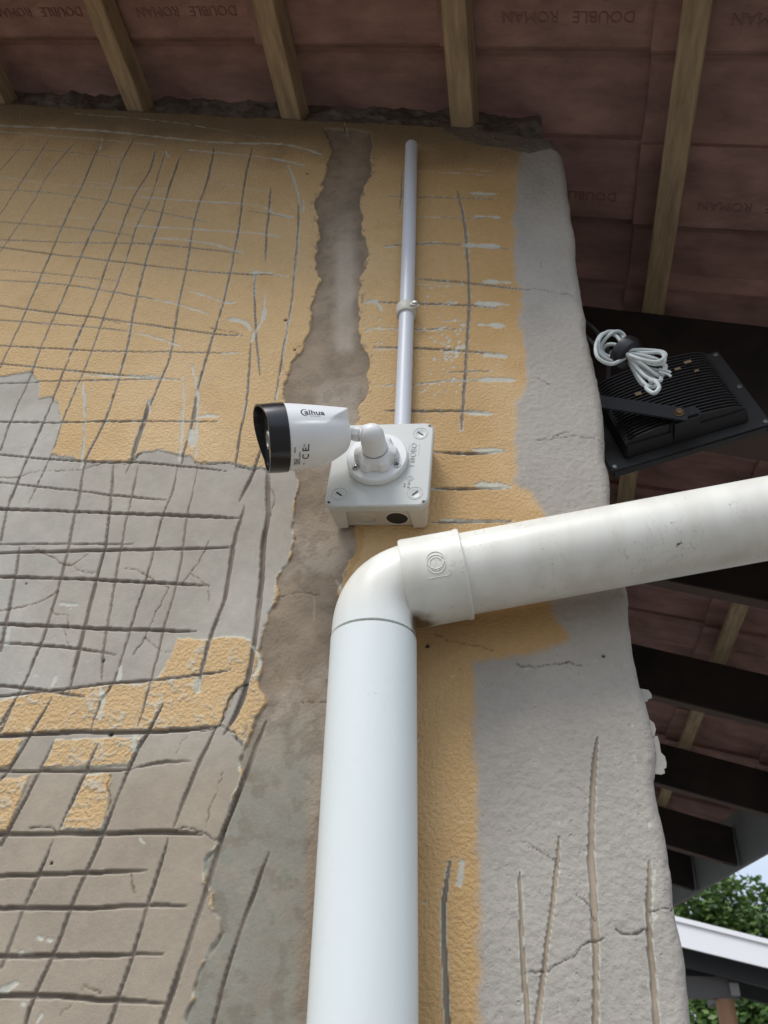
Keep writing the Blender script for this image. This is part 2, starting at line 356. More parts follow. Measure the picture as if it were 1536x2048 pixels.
crk = region([(492, 1369), (468, 1382), (450, 1425), (440, 1445), (450, 1462), (470, 1440), (495, 1395)], (.01, .002, 33))
yp = np.minimum(yp, -crk)
grey = np.minimum(d1, -yp)                                       # >0 on bare plaster
gm = sm(grey, -.0006, .0008)
tanm = sm(zf_*0+px(np.stack([qx, qx*0, qz], 1))[1], 1380, 1600)*.9
gcol = A_GREY*(1-tanm[:, None])+A_TAN*tanm[:, None]
gv = sm(big, .35, .7)[:, None]; gcol = gcol*(1-gv*.35)+(A_TAN*.95)*gv*.35
gcol = gcol*(.86+.28*mid)[:, None]*(.94+.12*sml)[:, None]
col[:] = col*(1-gm[:, None])+gcol*gm[:, None]
rough *= 1-gm*.85; H += -.0014*gm
# pale torn rim where the paint ends
rim = np.exp(-((grey+.0002)/.0011)**2)*sm(sml+.3*mid, .40, .62)*sm(fbm(qx, qz, .03, 2, 71), .35, .5)
paint(rim, A_PALE, .85)
# the yellow islands are speckled with pale paint
isl = sm(yp, 0, .0008); spk = sm(np.abs(fbm(qx, qz, .009, 2, 75)-.5), .075, .028)*sm(vnoise(qx, qz, .02, 77), .25, .6)*(fine)
paint(isl*spk, A_PALE, .55); H += .0009*isl*spk

# ---- brown chased channel
CHL = [(648, 255), (665, 300), (650, 345), (640, 385), (630, 402), (638, 440), (642, 470), (632, 500), (635, 540), (640, 562), (622, 612), (620, 662), (600, 707), (575, 737), (565, 767), (572, 805), (578, 860), (583, 930)]
CHL += [(585, 935), (597, 962), (590, 992), (587, 1074), (575, 1124), (552, 1154), (552, 1189), (535, 1234), (522, 1274), (522, 1319), (515, 1349), (525, 1404), (505, 1449), (490, 1489), (480, 1524), (482, 1556), (467, 1591), (450, 1646), (435, 1686), (410, 1716), (405, 1761), (417, 1786), (417, 1816), (440, 1836), (445, 1866), (415, 1916), (400, 1936), (390, 1966), (370, 2060), (360, 2200)]
CHR = [(700, 2200), (690, 1300), (672, 1182), (690, 1140), (715, 1092), (707, 1055), (700, 960), (705, 870), (715, 832), (737, 772), (740, 722), (720, 687), (715, 612), (720, 562), (735, 512), (725, 450), (720, 400), (740, 350), (745, 300), (742, 262)]
ch = region(CHL+CHR, (.018, .006, 21)); cm = sm(ch, -.0008, .0012)
PXU, PXV = px(np.stack([qx, qx*0, qz], 1))
bcol = A_BRN*(.72+.56*fbm(qx, qz, .03, 4, 80))[:, None]
# smoother, lighter strip down the middle and grey cement low down
strip = sm(1-np.abs(PXU-(690-(PXV-420)*.0))/34., 0, .8)*sm(PXV, 400, 520)*(1-sm(PXV, 690, 712))
strip2 = sm(1-np.abs(PXU-676)/62., 0, .5)*sm(PXV, 735, 790)*(1-sm(PXV, 850, 1000))*.75
cemL = sm(PXV+40*(fbm(qx, qz, .05, 3, 84)-.5)*4, 1430, 1600)*(1-sm(ch*0+PXU+30*(mid-.5)-(645-(PXV-1250)*.055), -30, 2))
patch = sm(fbm(qx, qz, .09, 4, 88), .50, .62)*sm(PXV, 950, 1100)*.75
k_ = np.maximum(np.maximum(strip, strip2), patch)[:, None]; bcol = bcol*(1-k_)+(C3(.40, .34, .27)*(.82+.36*mid)[:, None])*k_
k_ = (cemL*(1-.4*sm(sml, .5, .8)))[:, None]; bcol = bcol*(1-k_)+(A_CEM*(.84+.32*mid)[:, None])*k_
# damp margin of the channel is darker
mg = (np.exp(-(ch/.012)**2)*.6*(1-cemL)*sm(fbm(qx, qz, .04, 3, 94), .35, .6))[:, None]; bcol = bcol*(1-mg)+A_BRN*.62*mg
spk2 = (sm(fbm(qx, qz, .012, 4, 96), .54, .66)*.35*(1-strip*.9))[:, None]; bcol = bcol*(1-spk2)+A_BRN*.6*spk2
col[:] = col*(1-cm[:, None])+bcol*cm[:, None]
H += cm*(-.0028+.0012*(fbm(qx, qz, .025, 4, 90)-.5)*(1-cemL)); rough *= (1-cm*.8); rough += cm*.25*(1-cemL)*(1-strip)
# crumbs of plaster and paint at the channel's edge
crumb = np.exp(-((ch+.003)/.004)**2)*sm(vnoise(qx, qz, .006, 92), .68, .8)
paint(crumb*(1-gm), A_BRN, .8)
rim2 = np.exp(-((ch)/.0012)**2)*sm(sml, .5, .65)*gm
paint(rim2, A_PALE, .8)
wedge = region([(700, 1052), (730, 1052), (730, 1100), (700, 1160), (676, 1185), (690, 1140), (712, 1090)], (.01, .004, 25))
paint(sm(wedge, 0, .003), A_YEL_R*.95)

# ---- taupe coat along the right end, soft edge over the yellow
TR = [(1056, 255), (1036, 340), (1028, 420), (1026, 512), (1040, 612), (1043, 687), (1056, 762), (1032, 812), (1028, 877), (1033, 962), (1078, 1000), (1098, 1040), (1100, 1204), (1112, 1250), (1135, 1276), (1093, 1304), (1018, 1309), (948, 1324), (953, 1536), (958, 1800), (962, 2200), (1700, 2200), (1700, 1000), (1500, 255)]
tp = region(TR, (.04, .005, 30)); tm = sm(tp+.004*(sml-.5)+.005*(vnoise(qx, qz, .012, 98)-.5), -.0045, .0055)
tcol = A_TAU*(.92+.16*mid)[:, None]*(1-.10*sm(fbm(qx, qz, .1, 3, 95), .45, .7))[:, None]
col[:] = col*(1-tm[:, None])+tcol*tm[:, None]
rough = rough*(1-tm)+.0*tm; knob = tm.copy()
H += tm*.0004*(fbm(qx, qz, .009, 3, 97)-.5)*2*sm(PXV, 250, 700)+tm*.0012*(fbm(qx, qz, .07, 2, 99)-.5)
pale_drip = tm*sm(vnoise(qx, qz, .0035, 120), .965, .985); paint(pale_drip, A_PALE, .8)

# ---- cut grooves: (points, width mm, depth mm)
W = 4.0
GR = [
 ([(50, 285), (0, 340)], 3, 2), ([(100, 275), (55, 345), (0, 430)], 3, 2), ([(155, 280), (100, 345), (60, 415), (0, 505)], 3, 2),
 ([(207, 280), (190, 310), (165, 370), (135, 430), (100, 512), (50, 627), (0, 735)], W, 3),
 ([(270, 275), (245, 320), (220, 390), (185, 460), (162, 512), (135, 577), (95, 662), (60, 752), (20, 842), (0, 900)], W, 3),
 ([(312, 295), (300, 340), (272, 385), (245, 450), (220, 512), (190, 597), (140, 712), (95, 822), (55, 912), (10, 1024)], W, 3.5),
 ([(330, 305), (300, 400), (275, 450), (255, 512), (225, 592), (205, 642), (180, 712), (125, 842), (100, 912), (55, 1007)], 3, 2.5),
 ([(362, 310), (340, 370), (320, 440), (295, 512), (270, 612), (250, 712), (210, 842), (170, 922), (155, 1015)], W, 3.5),
 ([(430, 290), (415, 360), (390, 435), (377, 512), (357, 612), (340, 712), (320, 762), (290, 837), (265, 912), (250, 947)], W, 3),
 ([(505, 295), (490, 360), (480, 440), (467, 512), (445, 612), (420, 692), (395, 782), (380, 862), (362, 915)], W, 3.5),
 ([(542, 375), (535, 450), (530, 524)], W, 3.5), ([(597, 400), (597, 450), (592, 512), (582, 612), (565, 712), (550, 805)], W, 3),
 ([(510, 540), (510, 637), (520, 752)], W, 3.5), ([(502, 678), (495, 787), (480, 872), (470, 937)], W, 3.5),
 ([(395, 770), (392, 820), (375, 880), (360, 935)], 3.5, 2.5), ([(166, 780), (170, 832), (162, 930)], 3, 2),
 ([(298, 800), (290, 837), (272, 890), (262, 925)], 9, 4),
 ([(527, 885), (505, 947), (477, 1004)], 5.5, 4), ([(225, 925), (222, 980), (215, 1024)], 4, 3), ([(355, 930), (345, 980), (335, 1005), (327, 1024)], 3, 2),
 ([(275, 930), (265, 980), (255, 1024)], 3.5, 3), ([(395, 930), (385, 980), (375, 1024)], 2.5, 1.5),
 ([(20, 990), (12, 1024), (0, 1080)], W, 3), ([(37, 1094), (30, 1149), (10, 1244), (0, 1299)], 4.5, 3.5),
 ([(165, 940), (150, 1024), (125, 1139), (95, 1244), (65, 1324), (35, 1389), (0, 1464)], W, 3.5),
 ([(222, 1000), (217, 1024), (210, 1089), (192, 1154), (170, 1244), (150, 1324), (135, 1396)], 5, 4.5),
 ([(262, 1010), (255, 1024), (240, 1104), (220, 1214), (205, 1304), (200, 1359)], 3.6, 3),
 ([(340, 1000), (327, 1024), (295, 1144), (265, 1239), (225, 1364), (200, 1404), (180, 1464)], 3, 3),
 ([(383, 990), (375, 1024), (355, 1149), (325, 1264), (300, 1364), (275, 1454)], 3, 3),
 ([(487, 1010), (485, 1024), (465, 1094), (450, 1189), (425, 1259), (405, 1334), (395, 1385)], 5.5, 4),
 ([(533, 940), (535, 1024), (525, 1099), (520, 1189), (505, 1304), (492, 1369), (465, 1439), (445, 1472)], 6.5, 6),
 ([(327, 1407), (295, 1464), (260, 1529), (205, 1666), (170, 1746), (140, 1816), (105, 1911), (70, 1986), (45, 2060)], 4.6, 4),
 ([(432, 1452), (410, 1499), (392, 1536), (345, 1656)], 5, 4),
 ([(532, 1439), (505, 1504), (495, 1536), (450, 1651), (415, 1766), (380, 1876), (350, 1966), (318, 2060)], 5.5, 5),
 ([(105, 1394), (60, 1469), (20, 1534), (0, 1560)], 4.5, 4), ([(107, 1481), (77, 1546), (15, 1661), (0, 1690)], 4, 3.5), ([(197, 1486), (172, 1541), (115, 1661)], 4.5, 4),
 ([(105, 1678), (75, 1751), (45, 1821), (10, 1911), (0, 1935)], 4, 4), ([(335, 1676), (295, 1806), (265, 1906), (235, 1996), (213, 2060)], 4, 4),
 ([(537, 1701), (520, 1745), (495, 1816), (460, 1916), (420, 2060)], 4, 4), ([(25, 1405), (0, 1450)], 4, 4),
 # across
 ([(-20, 297), (125, 302), (240, 317)], 2.5, 2), ([(-20, 378), (95, 385), (200, 400), (300, 420), (420, 445)], 2.6, 2.5), ([(490, 420), (585, 435)], 3, 3),
 ([(-20, 442), (170, 458), (270, 472)], 3, 3), ([(-20, 479), (150, 485), (300, 488), (450, 502), (485, 507)], 3.4, 3.5),
 ([(-20, 492), (100, 508), (210, 520), (350, 537), (465, 547), (550, 549)], 3.4, 4), ([(-20, 560), (135, 570), (280, 594), (330, 603)], 2.6, 2.5),
 ([(-20, 538), (100, 547), (240, 562)], 2, 2),
 ([(-20, 610), (135, 629), (205, 637), (350, 657), (430, 669), (492, 672)], 3.2, 3.5), ([(-20, 639), (175, 654), (265, 664)], 2.6, 2.5),
 ([(-20, 690), (200, 702), (340, 704), (465, 707)], 3, 3), ([(-20, 725), (150, 742), (320, 757), (362, 759)], 3, 3),
 ([(-20, 767), (125, 762), (320, 758)], 3.2, 3.5), ([(-20, 842), (125, 844), (300, 842), (437, 844)], 3.6, 4),
 ([(-20, 907), (170, 922), (280, 924), (390, 934), (452, 941)], 3.8, 4), ([(-20, 962), (150, 980), (230, 990), (335, 1000)], 3, 3),
 ([(-20, 1016), (190, 1024), (330, 1029), (482, 1036)], 5, 5), ([(-20, 1088), (150, 1087), (275, 1088)], 3, 3), ([(-20, 1106), (150, 1101), (300, 1098), (468, 1094)], 4.8, 5),
 ([(-20, 1152), (190, 1158), (300, 1164), (417, 1169)], 4.6, 5), ([(-20, 1246), (165, 1254), (300, 1259), (392, 1261)], 4.8, 5), ([(-20, 1283), (75, 1289), (175, 1299), (232, 1309)], 3.6, 4),
 ([(-20, 1369), (75, 1379), (172, 1395)], 4, 4), ([(-20, 1393), (100, 1381), (215, 1366), (350, 1356), (462, 1340)], 3.4, 4), ([(-20, 1472), (150, 1464), (300, 1463), (427, 1453)], 5, 5),
 ([(270, 1534), (325, 1524), (382, 1521)], 5, 4), ([(-20, 1541), (185, 1542), (270, 1536)], 3.6, 4), ([(-20, 1668), (200, 1666), (345, 1664), (405, 1669)], 5.5, 6),
 ([(-20, 1752), (175, 1745), (292, 1740)], 4.4, 5), ([(-20, 1816), (150, 1817), (290, 1811), (372, 1812)], 5, 5), ([(-20, 1913), (200, 1911), (327, 1908)], 4.5, 5), ([(-20, 1993), (75, 1992), (240, 2001), (332, 2008)], 4.5, 5),
 # right of the conduit
 ([(775, 392), (918, 395), (998, 397)], 3.4, 3.5), ([(870, 434), (933, 437), (975, 434)], 2, 1.5), ([(768, 492), (868, 487), (968, 492), (1025, 499)], 3.4, 3.5),
 ([(830, 557), (938, 566), (1053, 580)], 3.8, 4), ([(745, 604), (768, 604), (933, 610), (1000, 616)], 3.4, 3.5), ([(760, 656), (850, 658), (930, 658)], 2, 1.5),
 ([(745, 694), (828, 696), (933, 702), (1005, 709)], 3.4, 3.5), ([(888, 744), (983, 742)], 2.4, 2), ([(768, 772), (933, 760), (1000, 760)], 2, 1.5),
 ([(768, 822), (923, 822), (985, 829)], 3.6, 4), ([(860, 904), (938, 907), (1012, 902)], 3.6, 4), ([(860, 977), (968, 977), (1020, 976)], 3.6, 4), ([(860, 1045), (993, 1043), (1028, 1044)], 3.6, 4),
 ([(915, 380), (928, 440), (935, 512), (938, 612), (930, 762), (922, 862)], 3.8, 3.2), ([(806, 340), (800, 420)], 2, 2),
 # low on the right
 ([(1195, 1476), (1188, 1536), (1183, 1636), (1183, 1736), (1188, 1836), (1191, 1950), (1191, 2060)], 5.2, 3.5), ([(1118, 1673), (1108, 1776), (1088, 1936), (1073, 2060)], 4.6, 3.5),
 ([(1038, 1743), (1041, 1836), (1050, 1986), (1056, 2060)], 4.0, 3.5), ([(1299, 1721), (1297, 1836), (1305, 1961), (1314, 2060)], 5, 3.5), ([(899, 1721), (888, 1816), (890, 1936), (895, 2060)], 4.4, 3.5),
]
gmask = np.zeros_like(qx); gdepth = np.zeros_like(qx); gedge = np.zeros_like(qx)
wx, wz = wob(.022, .0016, 131); ax = qx+wx*1.2; az = qz+wz*1.2
for k, (pts, wd, dp) in enumerate(GR):
    P = [q for q in catmull(poly(pts), 5)]
    d, t, tot = seg_dist(P, ax, az, .012)
    ids = np.nonzero(d < .012)[0]; d = d[ids]; t = t[ids]
    e = np.minimum(t/.028 if pts[0][0] > 0 else 1, (tot-t)/.030 if (pts[-1][0] > 2 and pts[-1][1] < 2040) else 1)
    tap = np.clip(e, 0, 1)**.6
    wk = np.where((PXV[ids] < 960) & (PXU[ids] < 640), .72, np.where(PXU[ids] < 640, .88, 1.))
    hw = wk*(wd/2000.)*(.35+.65*tap)*(.82+.36*vnoise(t, t*0+k, .05, 7))*np.where(tap < .02, .3, 1)
    prof = np.clip(1-(d/hw)**2, 0, 1)**.7*(.3+.7*tap)*(.55+.75*vnoise(t, t*0+k, .035, 37)); dp = dp*.8
    gdepth[ids] = np.maximum(gdepth[ids], prof*dp/1000.); gmask[ids] = np.maximum(gmask[ids], sm(prof, .05, .35))
    rag = vnoise(t*1.0, d*0+k, .006, 13+k)
    lowr = (PXU[ids] > 840) & (PXV[ids] > 1380)
    tooth = .0005+.0013*sm(vnoise(t, t*0+k*3+np.sign(ax[ids]), .0035, 29), .5, .85)*vnoise(t, t*0+k, .02, 31)
    side = np.where(lowr, 1., sm(rag, .36, .55)*.9)
    e_out = hw+tooth*np.where(lowr, 1.25, 1); rimv = sm(d-hw*.86, -.0001, .0003)*sm(e_out-d, -.0003, .0003)
    gedge[ids] = np.maximum(gedge[ids], rimv*side)
H -= gdepth
gcol = (A_GROOVE*(.75+.6*fbm(qx, qz, .02, 3, 140))[:, None])
upl = sm(PXV, 1000, 300)[:, None]; gcol = gcol*(1-upl*.55)+C3(.36, .32, .25)*upl*.55
rgt = sm(PXU, 900, 1020)[:, None]*sm(PXV, 1400, 1600)[:, None]; gcol = gcol*(1-rgt)+C3(.36, .295, .225)*(.75+.5*mid)[:, None]*rgt
yelw = (1-gm)*(1-cm)
pe = sm(PXV, 940, 860)*sm(PXU, -50, 100)*.75+.15; pe = np.where((PXU > 640), .92, pe); pe = np.where(yp > 0, .7, pe); paint(gedge*(1-cm)*pe, A_PALE, 1); H += gedge*(1-cm)*.0005*vnoise(qx, qz, .004, 33)
m_ = gmask[:, None]; col[:] = col*(1-m_)+gcol*m_
rough *= 1-gmask; knob *= 1-gmask

# ---- pale scratches where only the top coat was torn: (points, width mm)
SC = [
 ([(-20, 250), (200, 262), (430, 285), (550, 288), (600, 296), (645, 310)], 5), ([(150, 227), (350, 245), (535, 278)], 2), ([(375, 300), (500, 312), (560, 320), (610, 332)], 5), ([(-20, 262), (150, 275), (315, 290)], 2.2),
 ([(-20, 350), (150, 372), (350, 378)], 1.6), ([(275, 393), (390, 402), (515, 410), (545, 425), (590, 436)], 4), ([(250, 450), (450, 462), (530, 468), (567, 476)], 3.4), ([(300, 475), (400, 483), (460, 497), (487, 507)], 4),
 ([(550, 549), (577, 552)], 4), ([(500, 544), (545, 545)], 5), ([(280, 594), (350, 607), (417, 628)], 3), ([(375, 580), (450, 604), (472, 603)], 6), ([(265, 664), (320, 678), (357, 691)], 4), ([(440, 706), (483, 706)], 3.4),
 ([(530, 587), (527, 635), (512, 660), (502, 685)], 6), ([(458, 638), (490, 645), (500, 660)], 9), ([(382, 727), (395, 792), (391, 915)], 4.2), ([(365, 750), (367, 812), (358, 922)], 4.4), ([(165, 760), (170, 832), (162, 935)], 4),
 ([(400, 832), (432, 832)], 7), ([(575, 330), (592, 375), (598, 410)], 4.4), ([(606, 400), (605, 425)], 6), ([(600, 440), (592, 520), (582, 615), (566, 712), (552, 800)], 2), ([(165, 750), (320, 754)], 7), ([(320, 757), (362, 759)], 4),
 ([(297, 797), (300, 830)], 5), ([(382, 860), (384, 890)], 9), ([(245, 305), (240, 345)], 2.6), ([(205, 275), (198, 300)], 5), ([(330, 303), (335, 313)], 5), ([(690, 243), (695, 275)], 4.5),
 ([(165, 362), (330, 385)], 1.5), ([(95, 430), (300, 450)], 1.5), ([(430, 365), (540, 385)], 1.8), ([(150, 560), (240, 575)], 1.5), ([(508, 540), (511, 600)], 3),
 ([(835, 342), (900, 346), (988, 352)], 3), ([(925, 337), (960, 340), (990, 344)], 3), ([(793, 431), (883, 435)], 2.4), ([(768, 495), (790, 492)], 4), ([(830, 568), (880, 571), (935, 570)], 2.2),
 ([(740, 657), (768, 657), (850, 660), (885, 657)], 2.6), ([(725, 607), (750, 602), (762, 620)], 7), ([(768, 772), (850, 766), (940, 758), (1028, 760)], 2.4), ([(740, 772), (790, 771)], 2), ([(745, 700), (790, 697)], 1.6),
 ([(860, 978), (890, 980)], 3), ([(195, 1500), (285, 1474)], 2), ([(200, 1370), (205, 1400), (200, 1440)], 6), ([(270, 1468), (268, 1500)], 6), ([(110, 1350), (103, 1368)], 7), ([(240, 1332), (235, 1356)], 6), ([(15, 1256), (12, 1285)], 6),
 ([(120, 1205), (150, 1208)], 5), ([(160, 1142), (190, 1144)], 3), ([(395, 1360), (397, 1382)], 6), ([(500, 1290), (520, 1320), (508, 1350)], 4), ([(627, 1190), (628, 1215), (627, 1240)], 3.4), ([(672, 1160), (682, 1180)], 4),
 ([(924, 1728), (919, 1768)], 7), ([(75, 1874), (80, 1878)], 5), ([(95, 1880), (98, 1881)], 4), ([(0, 1980), (20, 1972), (33, 1966)], 5), ([(75, 2040), (82, 2030)], 4), ([(38, 1907), (42, 1905)], 5), ([(45, 2007), (49, 2009)], 4), ([(278, 1676), (287, 1684)], 2.4),
 ([(880, 643), (930, 640)], 2), ([(888, 706), (930, 690)], 3.6), ([(905, 600), (880, 610)], 3), ([(840, 1480), (838, 1483)], 2), ([(1268, 1510), (1272, 1530)], 2.4), ([(1262, 1446), (1264, 1450)], 2.8), ([(1298, 1640), (1296, 1652)], 3), ([(1306, 1735), (1307, 1800)], 3.2), ([(1309, 1828), (1307, 1840)], 5),
]
for (x0, x1, y) in ((958, 990, 388), (968, 998, 434), (945, 1000, 492), (988, 1020, 564), (972, 1018, 608), (975, 1010, 650), (992, 1008, 711), (978, 1030, 760), (948, 985, 826), (965, 1012, 901), (965, 1020, 971), (900, 1010, 1041)):
    SC.append(([(x0-20, y-2), ((x0+x1)/2, y), (x1, y+1)], 9.5 if y < 1000 else 3))
ws, wsz = wob(.007, .004, 151); bx = qx+ws; bz = qz+wsz; smask = np.zeros_like(qx)
for k, (pts, wd) in enumerate(SC):
    d, t, tot = seg_dist(catmull(poly(pts), 4), bx, bz, .010)
    ids = np.nonzero(d < .010)[0]; d = d[ids]; t = t[ids]
    hw = wd/2000.*(.25+1.1*vnoise(t, t*0+k, .013, 17))*(.4+.6*np.clip(np.minimum(t, tot-t)/.006, 0, 1)) if tot > .03 else wd/2000.*(.6+.5*vnoise(t, t*0+k, .006, 18))
    smask[ids] = np.maximum(smask[ids], sm(hw-d, -.0003, .0005))
# spatter of tiny pale chips right of the conduit and over the yellow
def chips(u0, u1, v0, v1, n, s0, s1, seed):
    r = np.random.RandomState(seed)
    for k in range(n):
        c = np.array(on(r.uniform(u0, u1), r.uniform(v0, v1))[[0, 2]]); s = r.uniform(s0, s1)*.001; a = r.uniform(0, 3.1); e = r.uniform(.5, 1)
        ids = np.nonzero((abs(qx-c[0]) < s*1.5) & (abs(qz-c[1]) < s*1.5))[0]
        if not len(ids): continue
        dx = bx[ids]-c[0]; dz = bz[ids]-c[1]; p = dx*math.cos(a)+dz*math.sin(a); q = -dx*math.sin(a)+dz*math.cos(a)
        smask[ids] = np.maximum(smask[ids], sm(1-np.hypot(p, q/e)/s, -.05, .25))
chips(840, 930, 560, 790, 60, 1.2, 3.2, 1); chips(820, 1000, 560, 900, 40, .8, 1.6, 2); chips(725, 770, 590, 690, 40, .8, 2.6, 3)
chips(0, 600, 300, 900, 260, .6, 1.5, 4); chips(880, 930, 640, 720, 26, 2, 4.2, 5); chips(740, 870, 830, 860, 10, 1, 2.5, 6); chips(20, 300, 1100, 1500, 20, .7, 1.8, 8); chips(840, 950, 1320, 1900, 40, .5, 1, 9)
smask *= (1-cm*.7)
paint(smask, A_PALE*(.9+.2*sml)[:, None], .88); H -= smask*.0006*(1-gmask); rough *= 1-smask*.8

# ---- cracks: (points, width mm, dark?)
CR = [([(1053, 580), (1068, 577), (1100, 583), (1143, 590), (1155, 600), (1168, 601)], .7, 1), ([(1053, 1941), (1070, 1944), (1093, 1943), (1108, 1933), (1125, 1922), (1148, 1913), (1163, 1888), (1183, 1881), (1200, 1883), (1212, 1877)], 1.3, 1),
 ([(1233, 1858), (1240, 1862), (1248, 1866), (1268, 1866), (1280, 1863), (1295, 1861)], 2.0, 1), ([(1300, 1824), (1323, 1820), (1335, 1818), (1350, 1815)], 1.2, 1), ([(1043, 1681), (1060, 1690), (1078, 1701), (1108, 1718), (1113, 1730)], .8, 1), ([(1153, 1790), (1165, 1798), (1178, 1816), (1190, 1840)], 1, 1),
 ([(1033, 1328), (1050, 1334), (1080, 1332), (1100, 1330), (1135, 1325), (1165, 1334)], .9, 1), ([(1150, 862), (1120, 868), (1105, 875)], .8, 1), ([(1070, 882), (1115, 876), (1160, 872), (1195, 880), (1210, 884)], .6, 1), ([(1068, 755), (1085, 760), (1098, 770)], .7, 1), ([(1083, 522), (1080, 530), (1084, 536)], .8, 1), ([(1130, 565), (1135, 575)], .8, 1),
 ([(870, 1270), (900, 1280), (950, 1292), (985, 1300)], .6, 1),
 ([(0, 954), (30, 955), (70, 942), (100, 940), (160, 939), (205, 925)], 1.1, 2), ([(65, 1094), (85, 1105), (110, 1116), (125, 1126), (140, 1129), (155, 1122), (175, 1108)], 1.2, 2), ([(140, 1129), (170, 1145), (195, 1144)], .8, 2), ([(250, 1136), (270, 1138), (285, 1146), (300, 1155), (315, 1162), (335, 1174), (320, 1209), (310, 1225), (300, 1249), (290, 1274), (265, 1306)], 1.3, 2),
 ([(417, 1079), (410, 1100), (395, 1124), (378, 1148), (360, 1169)], 1.3, 2), ([(378, 1148), (400, 1158), (415, 1170), (420, 1200)], .8, 2), ([(-10, 1222), (50, 1211), (80, 1203), (95, 1195), (115, 1179)], 1.3, 2), ([(100, 1215), (110, 1225), (135, 1230), (135, 1260)], .7, 2), ([(290, 1274), (315, 1298), (340, 1302)], .9, 2), ([(128, 1258), (135, 1290)], .6, 2),
 ([(492, 1365), (478, 1376), (465, 1384), (458, 1400), (450, 1422), (445, 1436), (440, 1449)], 2.4, 1), ([(440, 1449), (425, 1458), (400, 1460)], .8, 1), ([(445, 1452), (465, 1464), (485, 1490)], 1, 1), ([(220, 1548), (216, 1570), (218, 1600), (210, 1640)], 1.3, 2), ([(60, 1655), (85, 1652), (100, 1652), (110, 1664)], 1.2, 1), ([(345, 1662), (365, 1654), (385, 1656), (400, 1662), (420, 1672), (437, 1678)], 1.2, 1),
 ([(445, 1545), (435, 1580), (420, 1615), (410, 1655)], .9, 2), ([(260, 1745), (265, 1775), (268, 1790)], .9, 2), ([(537, 948), (540, 975), (550, 1000), (540, 1030)], .9, 1), ([(390, 925), (420, 927), (455, 923), (470, 930), (500, 937), (530, 938)], 1.2, 1), ([(250, 926), (270, 918), (282, 905)], 1.2, 1), ([(165, 1980), (168, 1970), (200, 1985)], .7, 2), ([(600, 1400), (640, 1402), (655, 1402)], .7, 1), ([(560, 1190), (600, 1182), (640, 1188)], .6, 1), ([(420, 655), (450, 662), (480, 668)], 1, 1), ([(205, 640), (225, 642), (240, 648)], .9, 1),
 ([(693, 245), (690, 262)], 2.6, 1), ([(110, 1990), (150, 2000), (120, 2030)], .6, 2), ([(345, 1515), (375, 1465)], .01, 2)]
cx_, cz_ = wob(.006, .0050, 161); bx = qx+cx_; bz = qz+cz_
for k, (pts, wd, kind) in enumerate(CR):
    d, t, tot = seg_dist(poly(pts), bx, bz, .004); ids = np.nonzero(d < .004)[0]; d = d[ids]; t = t[ids]
    hw = (wd*.75+.2)/2000.*(.5+.9*vnoise(t, t*0+k, .012, 19)); m = sm(hw-d, -.0006, .0006)
    c = C3(.045, .035, .028) if kind == 1 else C3(.16, .105, .055)
    col[ids] = col[ids]*(1-m[:, None]*.85)+c*m[:, None]*.85; H[ids] -= m*.0012
# dots / pinholes
cx_, cz_ = wob(.003, .0012, 163); bx = qx+cx_; bz = qz+cz_
for (u, v, s) in ((204, 1320, 2.6), (304, 1117, 1.6), (268, 990, 1.6), (102, 1726, 1.8), (615, 347, 3), (572, 640, 3), (590, 700, 2.6), (51, 1166, 1.6), (855, 1292, 3.0), (1207, 1312, 2.2), (920, 1340, 1), (220, 1468, 3), (1320, 1503, 1.8)):
    c = on(u, v)[[0, 2]]; d = np.hypot(bx-c[0]+.0015*(sml-.5), (bz-c[1])*1.3); m = sm(s*.001-d, 0, .0008)[:, None]; col[:] = col*(1-m)+C3(.03, .02, .015)*m; H -= m[:, 0]*.002

# general wear
dust = sm(fbm(qx, qz, .5, 5, 171), .5, .75)*.12; paint(dust*(1-smask), C3(.2, .16, .12))
col[:] *= (.95+.10*fbm(qx, qz, .006, 2, 173))[:, None]
H += .0016*(fbm(qx, qz, .16, 3, 175)-.5)+.0005*(fbm(qx, qz, .02, 3, 176)-.5)

# mortar bedding above the plaster line rolls back under the tiles
lump = .010*(fbm(qx, qz, .06, 4, 181)-.5)+.006*(fbm(qx, qz, .015, 3, 183)-.5)
cut = topd+lump*.9-.004-.02*sm(qx, -.02, .10)
mo = sm(-cut, -.003, .006)
mcol = C3(.15, .128, .105)*(.6+.8*fbm(qx, qz, .03, 4, 185))[:, None]
lt = (sm(fbm(qx, qz, .05, 3, 187), .56, .66)*.55)[:, None]; mcol = mcol*(1-lt)+C3(.27, .25, .21)*lt
col[:] = col*(1-mo[:, None])+mcol*mo[:, None]
rl = np.exp(-((cut-.001)/.0022)**2)*sm(fbm(qx, qz, .05, 3, 189), .50, .60)*sm(sml, .35, .5); paint(rl, A_PALE*.9, .7)
over = np.clip(-cut, 0, .10); Yb = Yb+over*.10+mo*(.004+.02*(fbm(qx, qz, .035, 3, 191)-.35)*(over > .004)); rough *= (1-mo*.4)
brn = region([(880, 235), (1140, 225), (1140, 318), (1100, 300), (1060, 308), (1000, 296), (960, 290), (920, 280), (890, 268)], (.012, .005, 201)); bm_ = sm(brn, -.001, .002)
paint(bm_*(1-mo), C3(.17, .14, .11)*(.7+.6*mid)[:, None], .9); H += bm_*.003*(sml-.3)
X = X+nxv*H; Y = Yb+nyv*H; Zv = zf_.copy()
cap = ztop(np.minimum(X, .14))+.075
Zv = np.minimum(Zv, cap)
grid = np.arange(NX*NZ).reshape(NZ, NX); q = np.stack([grid[:-1, :-1], grid[:-1, 1:], grid[1:, 1:], grid[1:, :-1]], -1).reshape(-1, 4)
keep = ~(np.all(Zv[q] >= cap[q]-1e-6, axis=1)); q = q[keep]
wall = bpy.data.objects.new('scored_wall', None)
